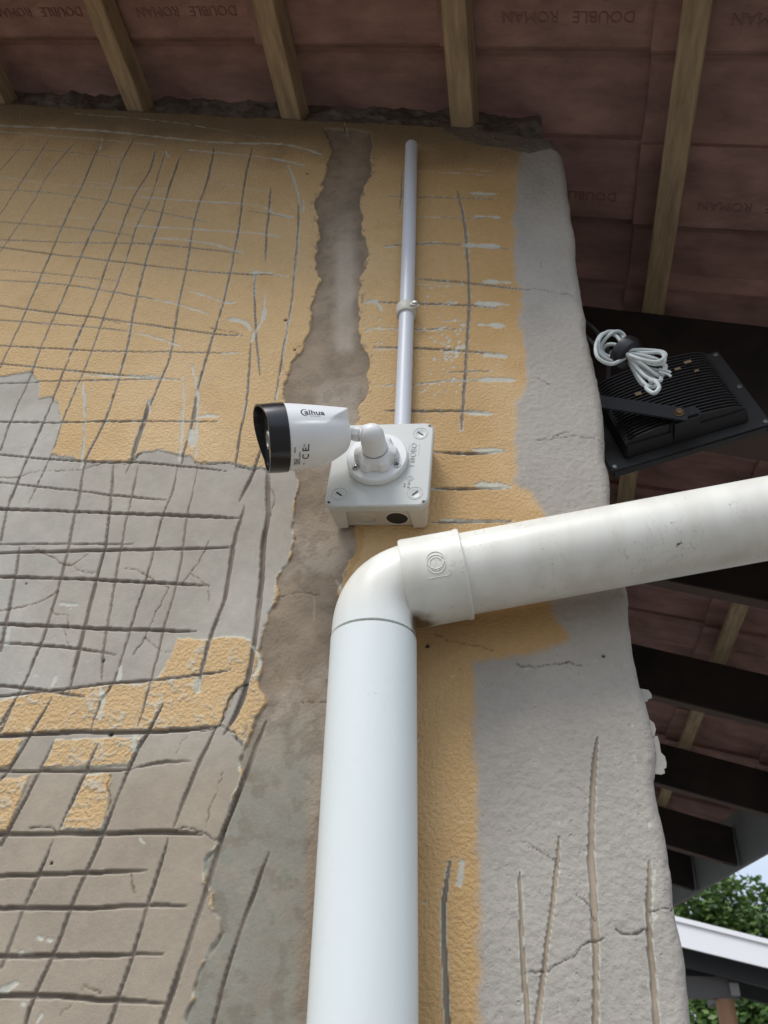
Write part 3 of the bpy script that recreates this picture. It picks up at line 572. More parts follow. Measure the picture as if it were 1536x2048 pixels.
me = bpy.data.meshes.new('scored_wall'); nv = NX*NZ
me.vertices.add(nv); me.vertices.foreach_set('co', np.stack([X, Y, Zv], 1).astype(np.float32).ravel())
me.loops.add(len(q)*4); me.loops.foreach_set('vertex_index', q.astype(np.int32).ravel())
me.polygons.add(len(q)); me.polygons.foreach_set('loop_start', (np.arange(len(q))*4).astype(np.int32))
me.update(calc_edges=True); me.validate(); me.shade_smooth()
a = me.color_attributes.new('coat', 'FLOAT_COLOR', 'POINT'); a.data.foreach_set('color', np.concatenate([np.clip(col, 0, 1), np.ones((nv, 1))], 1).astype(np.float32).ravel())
a = me.attributes.new('stucco', 'FLOAT', 'POINT'); a.data.foreach_set('value', np.clip(rough, 0, 1).astype(np.float32))
a = me.attributes.new('knob', 'FLOAT', 'POINT'); a.data.foreach_set('value', np.clip(knob, 0, 1).astype(np.float32))
bpy.data.objects.remove(wall)

def wall_mat():
    m = bpy.data.materials.new('scored_plaster'); m.use_nodes = True; t = m.node_tree; b = t.nodes['Principled BSDF']; L = t.links.new; N = t.nodes.new
    at = N('ShaderNodeAttribute'); at.attribute_name = 'coat'; st = N('ShaderNodeAttribute'); st.attribute_name = 'stucco'; kn = N('ShaderNodeAttribute'); kn.attribute_name = 'knob'
    g = N('ShaderNodeNewGeometry')
    def noise(s, d, r=.6):
        n = N('ShaderNodeTexNoise'); n.inputs['Scale'].default_value = s; n.inputs['Detail'].default_value = d; n.inputs['Roughness'].default_value = r; L(g.outputs['Position'], n.inputs['Vector']); return n.outputs['Fac']
    def mth(op, a, b_, c=None):
        x = N('ShaderNodeMath'); x.operation = op
        for i, v in enumerate((a, b_, c)):
            if v is None: continue
            if hasattr(v, 'links'): L(v, x.inputs[i])
            else: x.inputs[i].default_value = v
        return x.outputs[0]
    grain = noise(900, 3, .7); orange = noise(270, 1.5, .5); knobn = noise(150, 2, .5); pit = noise(60, 2)
    mul = mth('MULTIPLY_ADD', grain, .34, .83)
    cm_ = N('ShaderNodeMix'); cm_.data_type = 'RGBA'; cm_.blend_type = 'MULTIPLY'; cm_.inputs[0].default_value = 1; L(at.outputs['Color'], cm_.inputs[6])
    cc = N('ShaderNodeCombineColor'); [L(mul, cc.inputs[i]) for i in range(3)]; L(cc.outputs[0], cm_.inputs[7])
    L(cm_.outputs[2], b.inputs['Base Color']); b.inputs['Roughness'].default_value = .82; b.inputs['Specular IOR Level'].default_value = .3
    # stucco: rounded blobs standing out
    r = N('ShaderNodeMapRange'); r.interpolation_type = 'SMOOTHSTEP'; r.inputs[1].default_value = .30; r.inputs[2].default_value = .72; L(orange, r.inputs[0])
    h = mth('MULTIPLY', mth('MULTIPLY', r.outputs[0], st.outputs['Fac']), .00065)
    h2 = mth('MULTIPLY', mth('MULTIPLY', knobn, kn.outputs['Fac']), .0018)
    pr = N('ShaderNodeMapRange'); pr.inputs[1].default_value = .33; pr.inputs[2].default_value = .20; L(noise(210, 1), pr.inputs[0])
    h4 = mth('MULTIPLY', mth('MULTIPLY', pr.outputs[0], kn.outputs['Fac']), -.0006)
    h3 = mth('MULTIPLY', grain, .00035)
    s = mth('ADD', mth('ADD', h, h2), mth('ADD', h3, h4))
    k = N('ShaderNodeBump'); k.inputs['Strength'].default_value = 1; k.inputs['Distance'].default_value = 1.0; L(s, k.inputs['Height']); L(k.outputs[0], b.inputs['Normal'])
    return m
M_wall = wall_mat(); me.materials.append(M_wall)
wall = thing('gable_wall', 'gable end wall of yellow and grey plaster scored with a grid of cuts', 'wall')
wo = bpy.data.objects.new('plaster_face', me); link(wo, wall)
box('wall_core', (-3.2, .10, 0), (.06, .23, 2.82), M_mortar, wall)
# flakes of paint that stand out from the corner
def flake(pts, y, t=.0012):
    P = [on(u, v, y) for u, v in pts]; um = min(u for u, v in pts)
    P = [on(u-(16 if u < um+9 else 3), v, y) for u, v in pts]; n = len(P); V = P+[p+np.array((0, t, 0)) for p in P]
    F = [tuple(range(n)), tuple(range(n, 2*n))[::-1]]+[(i, (i+1) % n, n+(i+1) % n, n+i) for i in range(n)]
    return mesh_obj('paint_flake', V, F, M_flake, wall)
M_flake = mat('paint_flake_grey', (.36, .34, .30), .8, bump=(200, .0006))
flake([(1284, 1374), (1291, 1376), (1300, 1380), (1306, 1388), (1307, 1396), (1300, 1398), (1297, 1403), (1290, 1404)], .010)
flake([(1308, 1470), (1318, 1472), (1322, 1486), (1325, 1505), (1333, 1513), (1336, 1526), (1336, 1535), (1331, 1538), (1333, 1546), (1326, 1549), (1318, 1548), (1308, 1545)], .008)
flake([(1296, 1428), (1304, 1430), (1311, 1446), (1315, 1458), (1312, 1472), (1300, 1470)], .007)
flake([(1377, 2015), (1383, 2018), (1382, 2040), (1376, 2050)], .008)

# ------------------------------------------------------------------ the roof seen from below
def RP(s, y, off=0.): return P1+SD*s+np.array((0, y, 0))+RN*off
roof = thing('tiled_roof', 'pitched roof of terracotta tiles seen from below on pine battens and black rafters', 'roof')
RM = Matrix([[SD[0], 0, RN[0], P1[0]], [SD[1], 1, RN[1], P1[1]], [SD[2], 0, RN[2], P1[2]], [0, 0, 0, 1]])   # (s, y, off) -> world
def s_eave(y): return ((.95-.139*(y-2.8))-P1[0])/SD[0]
S0, GAUGE = .305, .331
Y0, TW = -.56, .30
# one tile: flat pan and raised roll, swept along the slope
def tile_mesh():
    prof = [(0, 0), (.150, 0), (.158, .006), (.166, .020), (.180, .027), (.225, .031), (.275, .027), (.290, .018), (.300, .012), (.312, .012)]
    bm = bmesh.new(); rows = []
    for (s, o) in ((-.035, .0405), (.375, .058)):
        lo = [bm.verts.new((s, y, o+z)) for y, z in prof]; hi = [bm.verts.new((s, y, o+z+.012)) for y, z in prof]; rows.append((lo, hi))
    n = len(prof)
    for i in range(n-1):
        bm.faces.new((rows[0][0][i], rows[0][0][i+1], rows[1][0][i+1], rows[1][0][i]))
        bm.faces.new((rows[0][1][i], rows[1][1][i], rows[1][1][i+1], rows[0][1][i+1]))
        for r_ in rows: bm.faces.new((r_[0][i], r_[1][i], r_[1][i+1], r_[0][i+1]))
    for i in (0, n-1): bm.faces.new((rows[0][0][i], rows[1][0][i], rows[1][1][i], rows[0][1][i]))
    bmesh.ops.recalc_face_normals(bm, faces=bm.faces)
    m = bpy.data.meshes.new('roof_tile'); bm.to_mesh(m); bm.free(); m.materials.append(M_tile); return m
tmesh = tile_mesh()
TV, TF = text_data('DOUBLE   ROMAN', .024, extrude=.0006)
M_tletter = mat('tile_lettering', (.255, .142, .118), .9)
lm = bpy.data.meshes.new('lettering'); lm.from_pydata([(-v[0], v[1], v[2]*-1) for v in TV], [], TF); lm.materials.append(M_tletter)
for k in range(-6, 7):
    for i in range(1, 18):
        y = Y0+i*TW; s = S0+k*GAUGE
        if s > s_eave(y)-.02 or (k < -1 and i > 4): continue
        o = bpy.data.objects.new('roof_tile', tmesh); link(o, roof)
        j = Matrix.Translation((s+rs.uniform(-.003, .003), y+rs.uniform(-.002, .002), rs.uniform(-.0015, .0025))) @ Matrix.Rotation(rs.uniform(-.006, .006), 4, 'Z') @ Matrix.Rotation(rs.uniform(-.005, .005), 4, 'Y')
        o.matrix_local = RM @ j
        if i <= 7 and k > -2 and (rs.rand() < .72 or (i == 1 and k in (0, 2))):
            e = bpy.data.objects.new('lettering', lm); link(e, o); e.location = (.165+.012*rs.rand(), .106, .0405+.0087-.0008); e.rotation_euler = (0, R(-2.4), 0)
# battens run away from the viewer, across the rafters
def slope_box(name, s0, s1, y0, y1, o0, o1, m, bev=.0015, cut=None, rot=0):
    bm = bmesh.new(); box_bm(bm, (s0, y0, o0), (s1, y1, o1))
    if cut:
        for v in bm.verts:
            if v.co.x > (s0+s1)/2: v.co.x = cut(v.co.y, v.co.z)
    bmesh.ops.recalc_face_normals(bm, faces=bm.faces); bmesh.ops.bevel(bm, geom=list(bm.edges), offset=bev, segments=1, affect='EDGES')
    me_ = bpy.data.meshes.new(name); bm.to_mesh(me_); bm.free(); me_.materials.append(m); o = bpy.data.objects.new(name, me_); link(o, roof); o.matrix_local = RM; return o
for k in range(-6, 7):
    s = S0+k*GAUGE; y1 = 5.0
    while y1 > .5 and s_eave(y1) < s+.06: y1 -= .1
    ds = (.0, .0, -.012, .005, .010, .0)[k % 6] if k >= 0 else 0
    slope_box('batten', s+ds, s+.039+ds, -.262, (y1 if k > -2 else .5), .0, .038, M_wood)
RY = [(.350, .25, .075), (1.02, .15, .038), (1.66, .15, .038), (2.38, .15, .038), (3.08, .15, .038), (3.66, .15, .038), (4.3, .15, .038), (4.9, .15, .038), (5.30, .32, .038)]
for (y, dp, th_) in RY:
    cutf = lambda yy, oo: s_eave(yy)-.012-oo*(-SD[2])*.9
    slope_box('rafter', -1.6, 2.0, y, y+th_, -dp, -.001, M_rafter, .002, cut=cutf)
    slope_box('rafter_lit_underside', -1.6, 2.0, y+.001, y+th_-.001, -dp-.004, -dp-.0005, M_rafter_lit, .0008, cut=lambda yy, oo: s_eave(yy)-.03)  # paler strip paints light from the ground onto the rafter's underside
# added unseen board along the verge, blocks sky light to darken the wall top
slope_box('added_shade_board', -1.75, 2.55, -.292, -.268, -.100, .085, M_fascia, .003)
# eave board: its foot is level with the rafter feet
def eave_pt(y, z, dx): return (.95-.139*(y-2.8)+dx, y, z)
bm = bmesh.new()
za, zb = 2.500, 2.508
ends = [(-.5, za), (5.2, zb)]; vv = []
for y, z in ends:
    for dx, zz in ((0, z), (.022, z), (.022, z+.215), (0, z+.215)): vv.append(bm.verts.new(eave_pt(y, zz-.28*(0 if y > 0 else 0)-(.297*( (.95-.139*(y-2.8)) - .91 )), dx)))
for f in ((0, 1, 2, 3), (7, 6, 5, 4), (0, 4, 5, 1), (1, 5, 6, 2), (2, 6, 7, 3), (3, 7, 4, 0)): bm.faces.new([vv[i] for i in f])
bm_obj('eave_board', bm, M_fascia, roof)

# ------------------------------------------------------------------ neighbour's carport roof, post and trees far behind
nb = thing('carport_roof', 'neighbouring carport with bright white barge board and dark soffit beyond the wall corner', 'carport', (1.6, 8.6, 0))
YN = 8.0
a0, a1 = on(1360, 1838, YN), on(1536, 1882, YN); b0, b1 = on(1362, 1893, YN), on(1536, 1936, YN)
def ext(p, q, t): return p+(q-p)*t
def prism(name, quad, dy, m, parent, bev=0):
    bm = bmesh.new(); f = [bm.verts.new(p) for p in quad]; bk = [bm.verts.new(np.array(p)+np.array((0, dy, 0))) for p in quad]; n = len(f)
    bm.faces.new(f); bm.faces.new(bk[::-1])
    for i in range(n): bm.faces.new((f[i], f[(i+1) % n], bk[(i+1) % n], bk[i]))
    return bm_obj(name, bm, m, parent, bevel=bev)
prism('barge_board', [ext(a0, a1, -1.5), ext(a0, a1, 3), ext(b0, b1, 3), ext(b0, b1, -1.5)], .03, M_nfascia, nb)
cA = [ext(a0, a1, -1.5)+np.array((0, -.02, .012)), ext(a0, a1, 3)+np.array((0, -.02, .012)), ext(a0, a1, 3)+np.array((0, -.02, -.03)), ext(a0, a1, -1.5)+np.array((0, -.02, -.03))]
prism('barge_capping', cA, .019, M_nfascia, nb)
u0 = [ext(b0, b1, -1.5)+np.array((0, .031, .10)), ext(b0, b1, 3)+np.array((0, .031, .10)), ext(b0, b1, 3)+np.array((0, .031, .05)), ext(b0, b1, -1.5)+np.array((0, .031, .05))]
prism('soffit_sheet', u0, 1.7, M_ndark, nb)
for k in range(2):
    dy = .35+k*.85
    q = [ext(b0, b1, -1.5)+np.array((0, dy, .048)), ext(b0, b1, 3)+np.array((0, dy, .048)), ext(b0, b1, 3)+np.array((0, dy, -.10)), ext(b0, b1, -1.5)+np.array((0, dy, -.10))]
    prism('purlin', q, .06, M_ndark, nb)
e0, e1 = on(1456, 1966, 8.5), on(1480, 1993, 8.5)
box('beam', (e0[0]-2.6, 8.5, e1[2]-.02), (e1[0]-.008, 8.62, e0[2]+.05), M_ngrey, nb)
box('beam_end_plate', (e0[0]+.005, 8.46, e1[2]), (e1[0], 8.498, e0[2]), mat('end_plate_grey', (.30, .29, .28), .6), nb, bevel=.004)
box('cross_beam', (e0[0]-.02, 8.63, e1[2]+.02), (e1[0]-.01, 9.6, e0[2]+.10), M_ngrey, nb)
p0 = on(1457, 2030, 8.56)
tube('post', [(p0[0], 8.56, 0), (p0[0]-.012, 8.56, e1[2]-.022)], .082, M_post, nb, n=20)

def leaf_tree(label, base, h, crown, n, seed, size=.11, group='trees behind the carport'):
    r = np.random.RandomState(seed); t = thing('leafy_tree', label, 'tree', base, group)
    bx_, by_, _ = base
    bm = bmesh.new(); tips = []
    cz = np.mean([c[2] for c in crown])
    V, F = tube_data([(bx_, by_, 0), (bx_+.1, by_, h*.3), (bx_-.05, by_+.1, h*.6)], [.17, .13, .09], 10); nV = len(V); FF = list(F)
    for c in crown:
        v2, f2 = tube_data(catmull([(bx_, by_, h*.25), ((bx_+c[0])/2, (by_+c[1])/2, h*.3+(c[2]-h*.3)*.45), (c[0], c[1], c[2])], 4), list(np.linspace(.08, .02, 9)), 7)
        FF += [tuple(i+len(V) for i in f) for f in f2]; V += v2
    mesh_obj('trunk', V, FF, M_bark, t, smooth=True)
    P = []; Fl = []
    cl = []
    for c in crown:
        for k in range(34):
            d = r.normal(size=3); d /= np.linalg.norm(d); d *= r.uniform(.45, 1.05)**.6
            cl.append((np.array(c[:3])+d*c[3]*np.array((1, 1, .8)), r.uniform(.12, .30)))
    for k in range(n):
        c, sp = cl[r.randint(len(cl))]
        p = c+r.normal(size=3)*sp*.55; s = size*r.uniform(.55, 1.15)
        a = r.normal(size=3); a[2] *= .5; a /= np.linalg.norm(a); b_ = np.cross(a, r.normal(size=3)); b_ /= np.linalg.norm(b_); nn = np.cross(a, b_)
        i = len(P)
        P += [p-a*s*.5, p-b_*s*.22+nn*s*.04, p+a*s*.1-b_*s*.26, p+a*s*.55, p+a*s*.1+b_*s*.26, p+b_*s*.22+nn*s*.04]
        Fl.append((i, i+1, i+2, i+3)); Fl.append((i, i+3, i+4, i+5))
    mesh_obj('crown', P, Fl, M_leaf, t)
    return t
c1 = on(1440, 1815, 17); c2 = on(1530, 1835, 17); c3 = on(1385, 1840, 17); c4 = on(1490, 1880, 17)
leaf_tree('broad leafy green tree rising above the white barge board', (c2[0]-.3, 17, 0), 4.6, [(*c1, .62), (*c2, .60), (*c3, .55), (*c4, .7), (c3[0]-.9, 17, c3[2]-.1, .7), (c2[0]+1.0, 17.2, c2[2], .8), (c1[0]-.2, 17.5, c1[2]-1, .8), (c2[0]+.4, 17.3, c2[2]-1.1, .9)], 11000, 3, size=.15)
c5 = on(1520, 2000, 14.5); c6 = on(1400, 2035, 14.5); c7 = on(1470, 2010, 14.5)
leaf_tree('dark green bush tree low behind the orange carport post', (c7[0], 14.5, 0), 2.6, [(*c5, .40), (*c6, .42), (*c7, .33), (c5[0]+.7, 14.6, c5[2], .6), (c6[0]-.8, 14.4, c6[2]-.1, .6), (c6[0], 14.5, c6[2]-.7, .7), (c5[0], 14.5, c5[2]-.8, .8)], 9000, 5, size=.14)

# ------------------------------------------------------------------ downpipe
dp = thing('downpipe', 'white plastic downpipe bending from vertical into a run sloping up to the right', 'downpipe', (-.125, -.05, 0))
YP_ = -.052
q1 = on(748, 1255, YP_); q2 = on(725, 2048, YP_); q3 = on(874, 1158, YP_); q4 = on(1536, 1036, YP_)
dv = unit(q1-q2); dh = unit(q4-q3)
# corner = meeting point of both axes
A_ = np.array([[dv[0], -dh[0]], [dv[2], -dh[2]]]); sol = np.linalg.solve(A_, (q3-q1)[[0, 2]]); corner = q1+dv*sol[0]; corner[1] = YP_
RP_ = .0412
foot = q2-dv*((q2[2]-.05)/dv[2])
sa = corner-dv*.052
tube('vertical_pipe', [foot, q2, q1*.5+q2*.5, sa+dv*-.004], RP_, M_pipe, dp, n=96)
mid_ = [sa, corner-dv*.046]
bend = []
rb = .046; p_in = corner-dv*rb; p_out = corner+dh*rb
for k in range(15):
    t = k/14; bend.append((1-t)**2*p_in+2*t*(1-t)*corner+t*t*p_out)
tube('elbow', [sa-dv*.001]+bend, [RP_-.0006]*2+[RP_-.0006]*14, M_pipe, dp, n=96)
c_a = q3-dh*.0; 
ca = on(812, 1172, YP_); tA = (ca-corner)@dh; cb = on(934, 1160, YP_); tB = (cb-corner)@dh
pa = corner+dh*tA; pb = corner+dh*tB
lathe('socket_collar', pa, dh, [(0, RP_), (.0, RP_+.0030), (.002, RP_+.0040), (tB-tA-.006, RP_+.0036), (tB-tA-.004, RP_+.0045), (tB-tA-.001, RP_+.0044), (tB-tA, RP_+.0035), (tB-tA, RP_)], M_pipe, dp, n=96)
tube('sloping_pipe', [pb-dh*.004, q4, q4+dh*.75], RP_-.0004, M_pipe, dp, n=96)
def arc_ring(name, c, ax_, r0, r1, a0=0, a1=2*math.pi, parent=None, m=None, n=40, u=None, squash=1.0):
    c = Vector(c); ax_ = Vector(ax_).normalized(); u = Vector(u if u is not None else (0, 0, 1)); u = (u-ax_*u.dot(ax_)).normalized(); v = ax_.cross(u)
    pts = [c+(u*math.cos(a0+(a1-a0)*k/n)+v*math.sin(a0+(a1-a0)*k/n)*squash)*r0 for k in range(n+1)]
    return tube(name, pts, r1, m, parent, n=6)
# moulded emblem of two linked rings with small letters, wrapped on the collar
def wrap_collar(P2):               # P2: (along dh, around) in metres from the emblem centre
    cen = on(868, 1118, YP_-.035); t0 = (cen-corner)@dh; Rr = RP_+.0041
    b1 = unit(np.array((0, -1, 0))-dh*np.dot((0, -1, 0), dh)); b2 = np.cross(dh, b1); b2 = b2 if b2[2] > 0 else -b2
    outp = []
    for (a_, c_) in P2:
        th0 = R(58)+c_/Rr       # measured from 'straight out of the wall' upwards
        outp.append(corner+dh*(t0+a_)+(b1*math.cos(th0-R(70))+b2*math.sin(th0-R(70)))*Rr)
    return outp
for (ca_, cc_, rr_, w_) in ((.001, .003, .0085, .00035), (.001, -.001, .0088, .00035), (.001, -.001, .0062, .0003)):
    tube('emblem_ring', wrap_collar([(ca_+rr_*math.cos(t), cc_+rr_*math.sin(t)*1.05) for t in np.linspace(0, 2*math.pi, 33)[:-1]]), w_, M_pipe, dp, n=6, closed=True)
tube('emblem_ring', wrap_collar([(-.010+.001*t, -.014+.0*t) for t in range(22)]+[(.0125, -.0125), (.0135, -.010), (.012, -.0085)]), .0003, M_pipe, dp, n=6)
V_, F_ = text_data('UNDERGROUND', .0038, extrude=.0002)
# injection gate disc on the outside of the bend
gd = on(737, 1198, YP_-RP_-.0)
lathe('moulding_disc', Vector((gd[0], YP_-RP_+.0016, gd[2]-.002)), (0, -1, 0), [(0, .0066), (.0005, .0066), (.0007, .0060), (.0003, .0055), (.0004, .0001)], M_pipe, dp, n=28)

# ------------------------------------------------------------------ conduit
cd = thing('conduit', 'thin white conduit rising from the junction box with a single cream clip', 'conduit', (-.115, -.012, 2.2))
c_t = on(823, 291, -.013); c_b = on(805, 845, -.013); c_b2 = c_b+(c_b-c_t)*.04
c_m = c_t*.45+c_b*.55+np.array((.0008, 0, 0))
tube('conduit_tube', [tuple(p) for p in catmull([c_b2, c_m, c_t], 8)], .0100, M_conduit, cd, n=40)
cax = unit(c_t-c_b); cl = on(815, 622, -.013); cl = c_b+cax*((cl-c_b)@cax)
lathe('pipe_clip', cl-cax*.009, cax, [(0, .0098), (0, .0128), (.001, .0134), (.017, .0134), (.018, .0128), (.018, .0098)], M_clip, cd, n=40, cap0=False, cap1=False)
xr = unit(np.cross(cax, (0, 1, 0)))
box('clip_foot', (-.0225+.022, -.0, -.008), (.0225, .013, .0085), M_clip, cd, M=Matrix.Translation(Vector(cl)+Vector((-.010, 0, 0))), bevel=.002)
box('clip_lug', (.004, -.013, -.004), (.018, -.006, .008), M_clip, cd, M=Matrix.Translation(Vector(cl)) @ Matrix.Rotation(R(14), 4, 'Y'), bevel=.003)
lathe('clip_screw', Vector(cl)+Vector((.0135, -.013, .001)), (0, -1, 0), [(0, .0036), (.0012, .0036), (.0016, .003), (.0016, .0001)], M_steel, cd, n=20)

# ------------------------------------------------------------------ junction box
LY = -.0440                        # front face of the lid
lc = [on(652, 960, LY), on(864, 960, LY)]
cT = on(760, 848, LY); cB = on(755, 1011.5, LY)
bcx = (on(652, 993, LY)[0]+on(866, 900, LY)[0])/2; bcz = (cT[2]+cB[2])/2
hw_, hh_ = .0572, (cT[2]-cB[2])/2
jb = thing('junction_box', 'square grey plastic junction box with an open round entry below', 'junction box', (bcx, LY/2, bcz))
TILT = R(3.2)
JM = Matrix.Translation((bcx, 0, bcz)) @ Matrix.Rotation(TILT, 4, 'Y')     # local x right, z up, y into the wall
def chamfer_rect(w_, h_, c, n=3):
    P = []
    for sx, sz, a0 in ((1, 1, 0), (-1, 1, 90), (-1, -1, 180), (1, -1, 270)):
        for k in range(n+1):
            a = R(a0+90*k/n); P.append((sx*(w_-c)+c*math.cos(a), sz*(h_-c)+c*math.sin(a)))
    return P
def slab(name, secs, m, parent, M, auto=30):                                # secs: list of (y, outline)
    V = []; F = []; n = len(secs[0][1])
    for y, P in secs:
        V += [M @ Vector((x, y, z)) for x, z in P]
    for i in range(len(secs)-1):
        for k in range(n): F.append((i*n+k, i*n+(k+1) % n, (i+1)*n+(k+1) % n, (i+1)*n+k))
    F.append(tuple(range(n))); F.append(tuple((len(secs)-1)*n+k for k in range(n))[::-1])
    o = mesh_obj(name, V, F, m, parent, smooth=True); o.data.set_sharp_from_angle(angle=R(auto)); return o
C_ = lambda w_, h_, c: chamfer_rect(w_, h_, c, 4)
slab('lid', [(LY, C_(hw_-.0015, hh_-.0015, .0105)), (LY+.0012, C_(hw_, hh_, .011)), (LY+.0100, C_(hw_, hh_, .011)), (LY+.0112, C_(hw_-.001, hh_-.001, .011))], M_boxlid, jb, JM)
# base: tapered body with the notched corner pillars
bm = bmesh.new()
base = slab('box_base', [(LY+.0113, C_(hw_-.0012, hh_-.0012, .009)), (LY+.013, C_(hw_-.0022, hh_-.0022, .009)), (-.0005, C_(hw_-.0060, hh_-.0050, .009))], M_boxbase, jb, JM)
for sx in (-1, 1):
    for sz in (-1, 1):
        slab('corner_pillar', [(LY+.0115, [(sx*(hw_-.0135)+dx*.0115, sz*(hh_-.0125)+dz*.0112) for dx, dz in ((1, .6), (.7, 1), (-.9, 1), (-1, 0), (-.9, -1), (1, -1))][::1]), (-.004, [(sx*(hw_-.0138)+dx*.0088, sz*(hh_-.0128)+dz*.0100) for dx, dz in ((1, .5), (.6, 1), (-.8, 1), (-1, 0), (-.9, -1), (1, -1))])] if sz*sx > 0 and sz > 0 else
             [(LY+.0115, [(sx*(hw_-.0125)+sx*dx*.0112, sz*(hh_-.0125)+sz*dz*.0112) for dx, dz in ((1, .55), (.72, 1), (-.9, 1), (-1, 0), (-.9, -1), (1, -1))]), (-.003, [(sx*(hw_-.0130)+sx*dx*.0085, sz*(hh_-.0095)+sz*dz*.0100) for dx, dz in ((1, .5), (.6, 1), (-.8, 1), (-1, 0), (-.9, -1), (1, -1))])], M_boxbase, jb, JM)
# entries in the underside
def jl(x, y, z): return JM @ Vector((x, y, z))
jdown = (JM.to_3x3() @ Vector((0, 0, -1)))
jo = Vector(jl(.0200, -.0165, -hh_+.0033))
tube('entry_rim', [jo+(JM.to_3x3() @ Vector((math.cos(t)*.0128, math.sin(t)*.0112, 0))) for t in np.linspace(0, 2*math.pi, 41)[:-1]], .0012, M_boxbase, jb, n=8, closed=True)
Vd = [jo+jdown*.0008+(JM.to_3x3() @ Vector((math.cos(t)*.0122, math.sin(t)*.0106, 0))) for t in np.linspace(0, 2*math.pi, 41)[:-1]]
mesh_obj('open_entry', Vd+[v-jdown*.006 for v in Vd], [tuple(range(40))]+[(i, (i+1) % 40, 40+(i+1) % 40, 40+i) for i in range(40)], M_hole, jb)
jo2 = Vector(jl(-.0165, -.0165, -hh_+.0033))
for rr_ in (.0130, .0104):
    tube('knockout_ring', [jo2+jdown*.0004+(JM.to_3x3() @ Vector((math.cos(t)*rr_, math.sin(t)*rr_*.86, 0))) for t in np.linspace(0, 2*math.pi, 41)[:-1]], .0006, M_boxbase, jb, n=6, closed=True)
# lid screws: ring, slot and little arrow hole in each corner
for (sx, sz, rot) in ((1, 1, 40), (-1, 1, -40), (-1, -1, 40), (1, -1, -40)):
    c = jl(sx*(hw_-.0150), LY-.0001, sz*(hh_-.0165))
    sc_ = lathe('lid_screw', c+Vector((0, .0002, 0)), (0, -1, 0), [(0, .0064), (.0002, .0064), (.0003, .0061), (.0002, .0058), (.0002, .0001)], M_boxlid, jb, n=28)
    arc_ring('screw_groove', c+Vector((0, -.00005, 0)), (0, -1, 0), .0083, .00022, parent=sc_, m=M_emb, n=36).location = sc_.location*0
    b_ = box('screw_slot', (-.0040, -.0003, -.0007), (.0040, .0002, .0007), M_hole, sc_, M=Matrix.Translation(c+Vector((0, -.0003, 0))) @ Matrix.Rotation(R(rot), 4, 'Y')); b_.location = (0, 0, 0)
    box('arrow_slot', (-.0016, -.0002, -.0011), (.0016, .0004, .0011), M_hole, jb, M=Matrix.Translation(jl(sx*(hw_-.0050), LY-.0002, sz*(hh_-.0052))) @ Matrix.Rotation(R(rot), 4, 'Y'))
def lid_text(s, x, z, size, rot=90, m=M_emb, ext_=.0002, bold=0):
    V, F = text_data(s, size, bold=bold, extrude=ext_); a = R(rot)
    W_ = [jl(x+(v[0]*math.cos(a)-v[1]*math.sin(a)), LY-.0003-v[2], z+(v[0]*math.sin(a)+v[1]*math.cos(a))) for v in V]
    return mesh_obj('embossed_lettering', W_, F, m, jb)
lid_text('OBO', .0365, .0185, .0095); lid_text('T 60', .0362, .0005, .0075)
lid_text('IP 66', .0345, -.0315, .0040); lid_text('IK 0', .0300, -.0315, .0030)
for xo in (.0308, .0422): box('embossed_line', (xo-.0002, -.0003, .0095), (xo+.0002, 0, .0275), M_emb, jb, M=JM @ Matrix.Translation((0, LY, 0)))
tube('embossed_diamond', [jl(.0352+dx, LY-.0001, -.0225+dz) for dx, dz in ((.0045, 0), (0, .0045), (-.0045, 0), (0, -.0045))], .00022, M_emb, jb, n=6, closed=True)
arc_ring('embossed_circle', jl(.0352, LY-.0001, -.0225), (0, -1, 0), .0019, .0002, parent=jb, m=M_emb, n=18).location = -jb.location

# ------------------------------------------------------------------ security camera
dc = on(753.5, 912.5, LY-.0085)    # centre of the base plate's face
sc = thing('security_camera', 'white bullet security camera with black front hood on a round swivel base', 'camera', (dc[0], LY, dc[2]))
o0 = Vector((dc[0], LY, dc[2])); OUT = Vector((0, -1, 0))
lathe('base_plate', o0, OUT, [(0, .0342), (.0008, .0348), (.0072, .0344), (.0085, .0332), (.0085, .0001)], M_mount, sc, n=96, cap1=False)
for ang in (-32, 213, 90):
    c = o0+Vector((math.cos(R(ang))*.0276, -.0085, math.sin(R(ang))*.0262))
    hb = lathe('screw_hole', c+Vector((0, .0002, 0)), OUT, [(0, .0048), (.0006, .0048), (.0007, .0040)], M_mount, sc, n=28, cap1=False)
    d_ = lathe('mounting_screw', c, OUT, [(.0002, .0041), (.0005, .0040), (.0006, .0030), (.0008, .0001)], M_steel, hb, n=20); d_.location = (0, 0, 0)
    for r2 in (20, 110):
        z_ = box('cross_slot', (-.0026, -.0012, -.0005), (.0026, -.0006, .0005), M_hole, hb, M=Matrix.Translation(c) @ Matrix.Rotation(R(r2+ang), 4, 'Y')); z_.location = (0, 0, 0)
    dk = lathe('hole_wall', c, OUT, [(.0004, .0044), (.00075, .0044)], M_hole, hb, n=24, cap0=False, cap1=False); dk.location = (0, 0, 0)
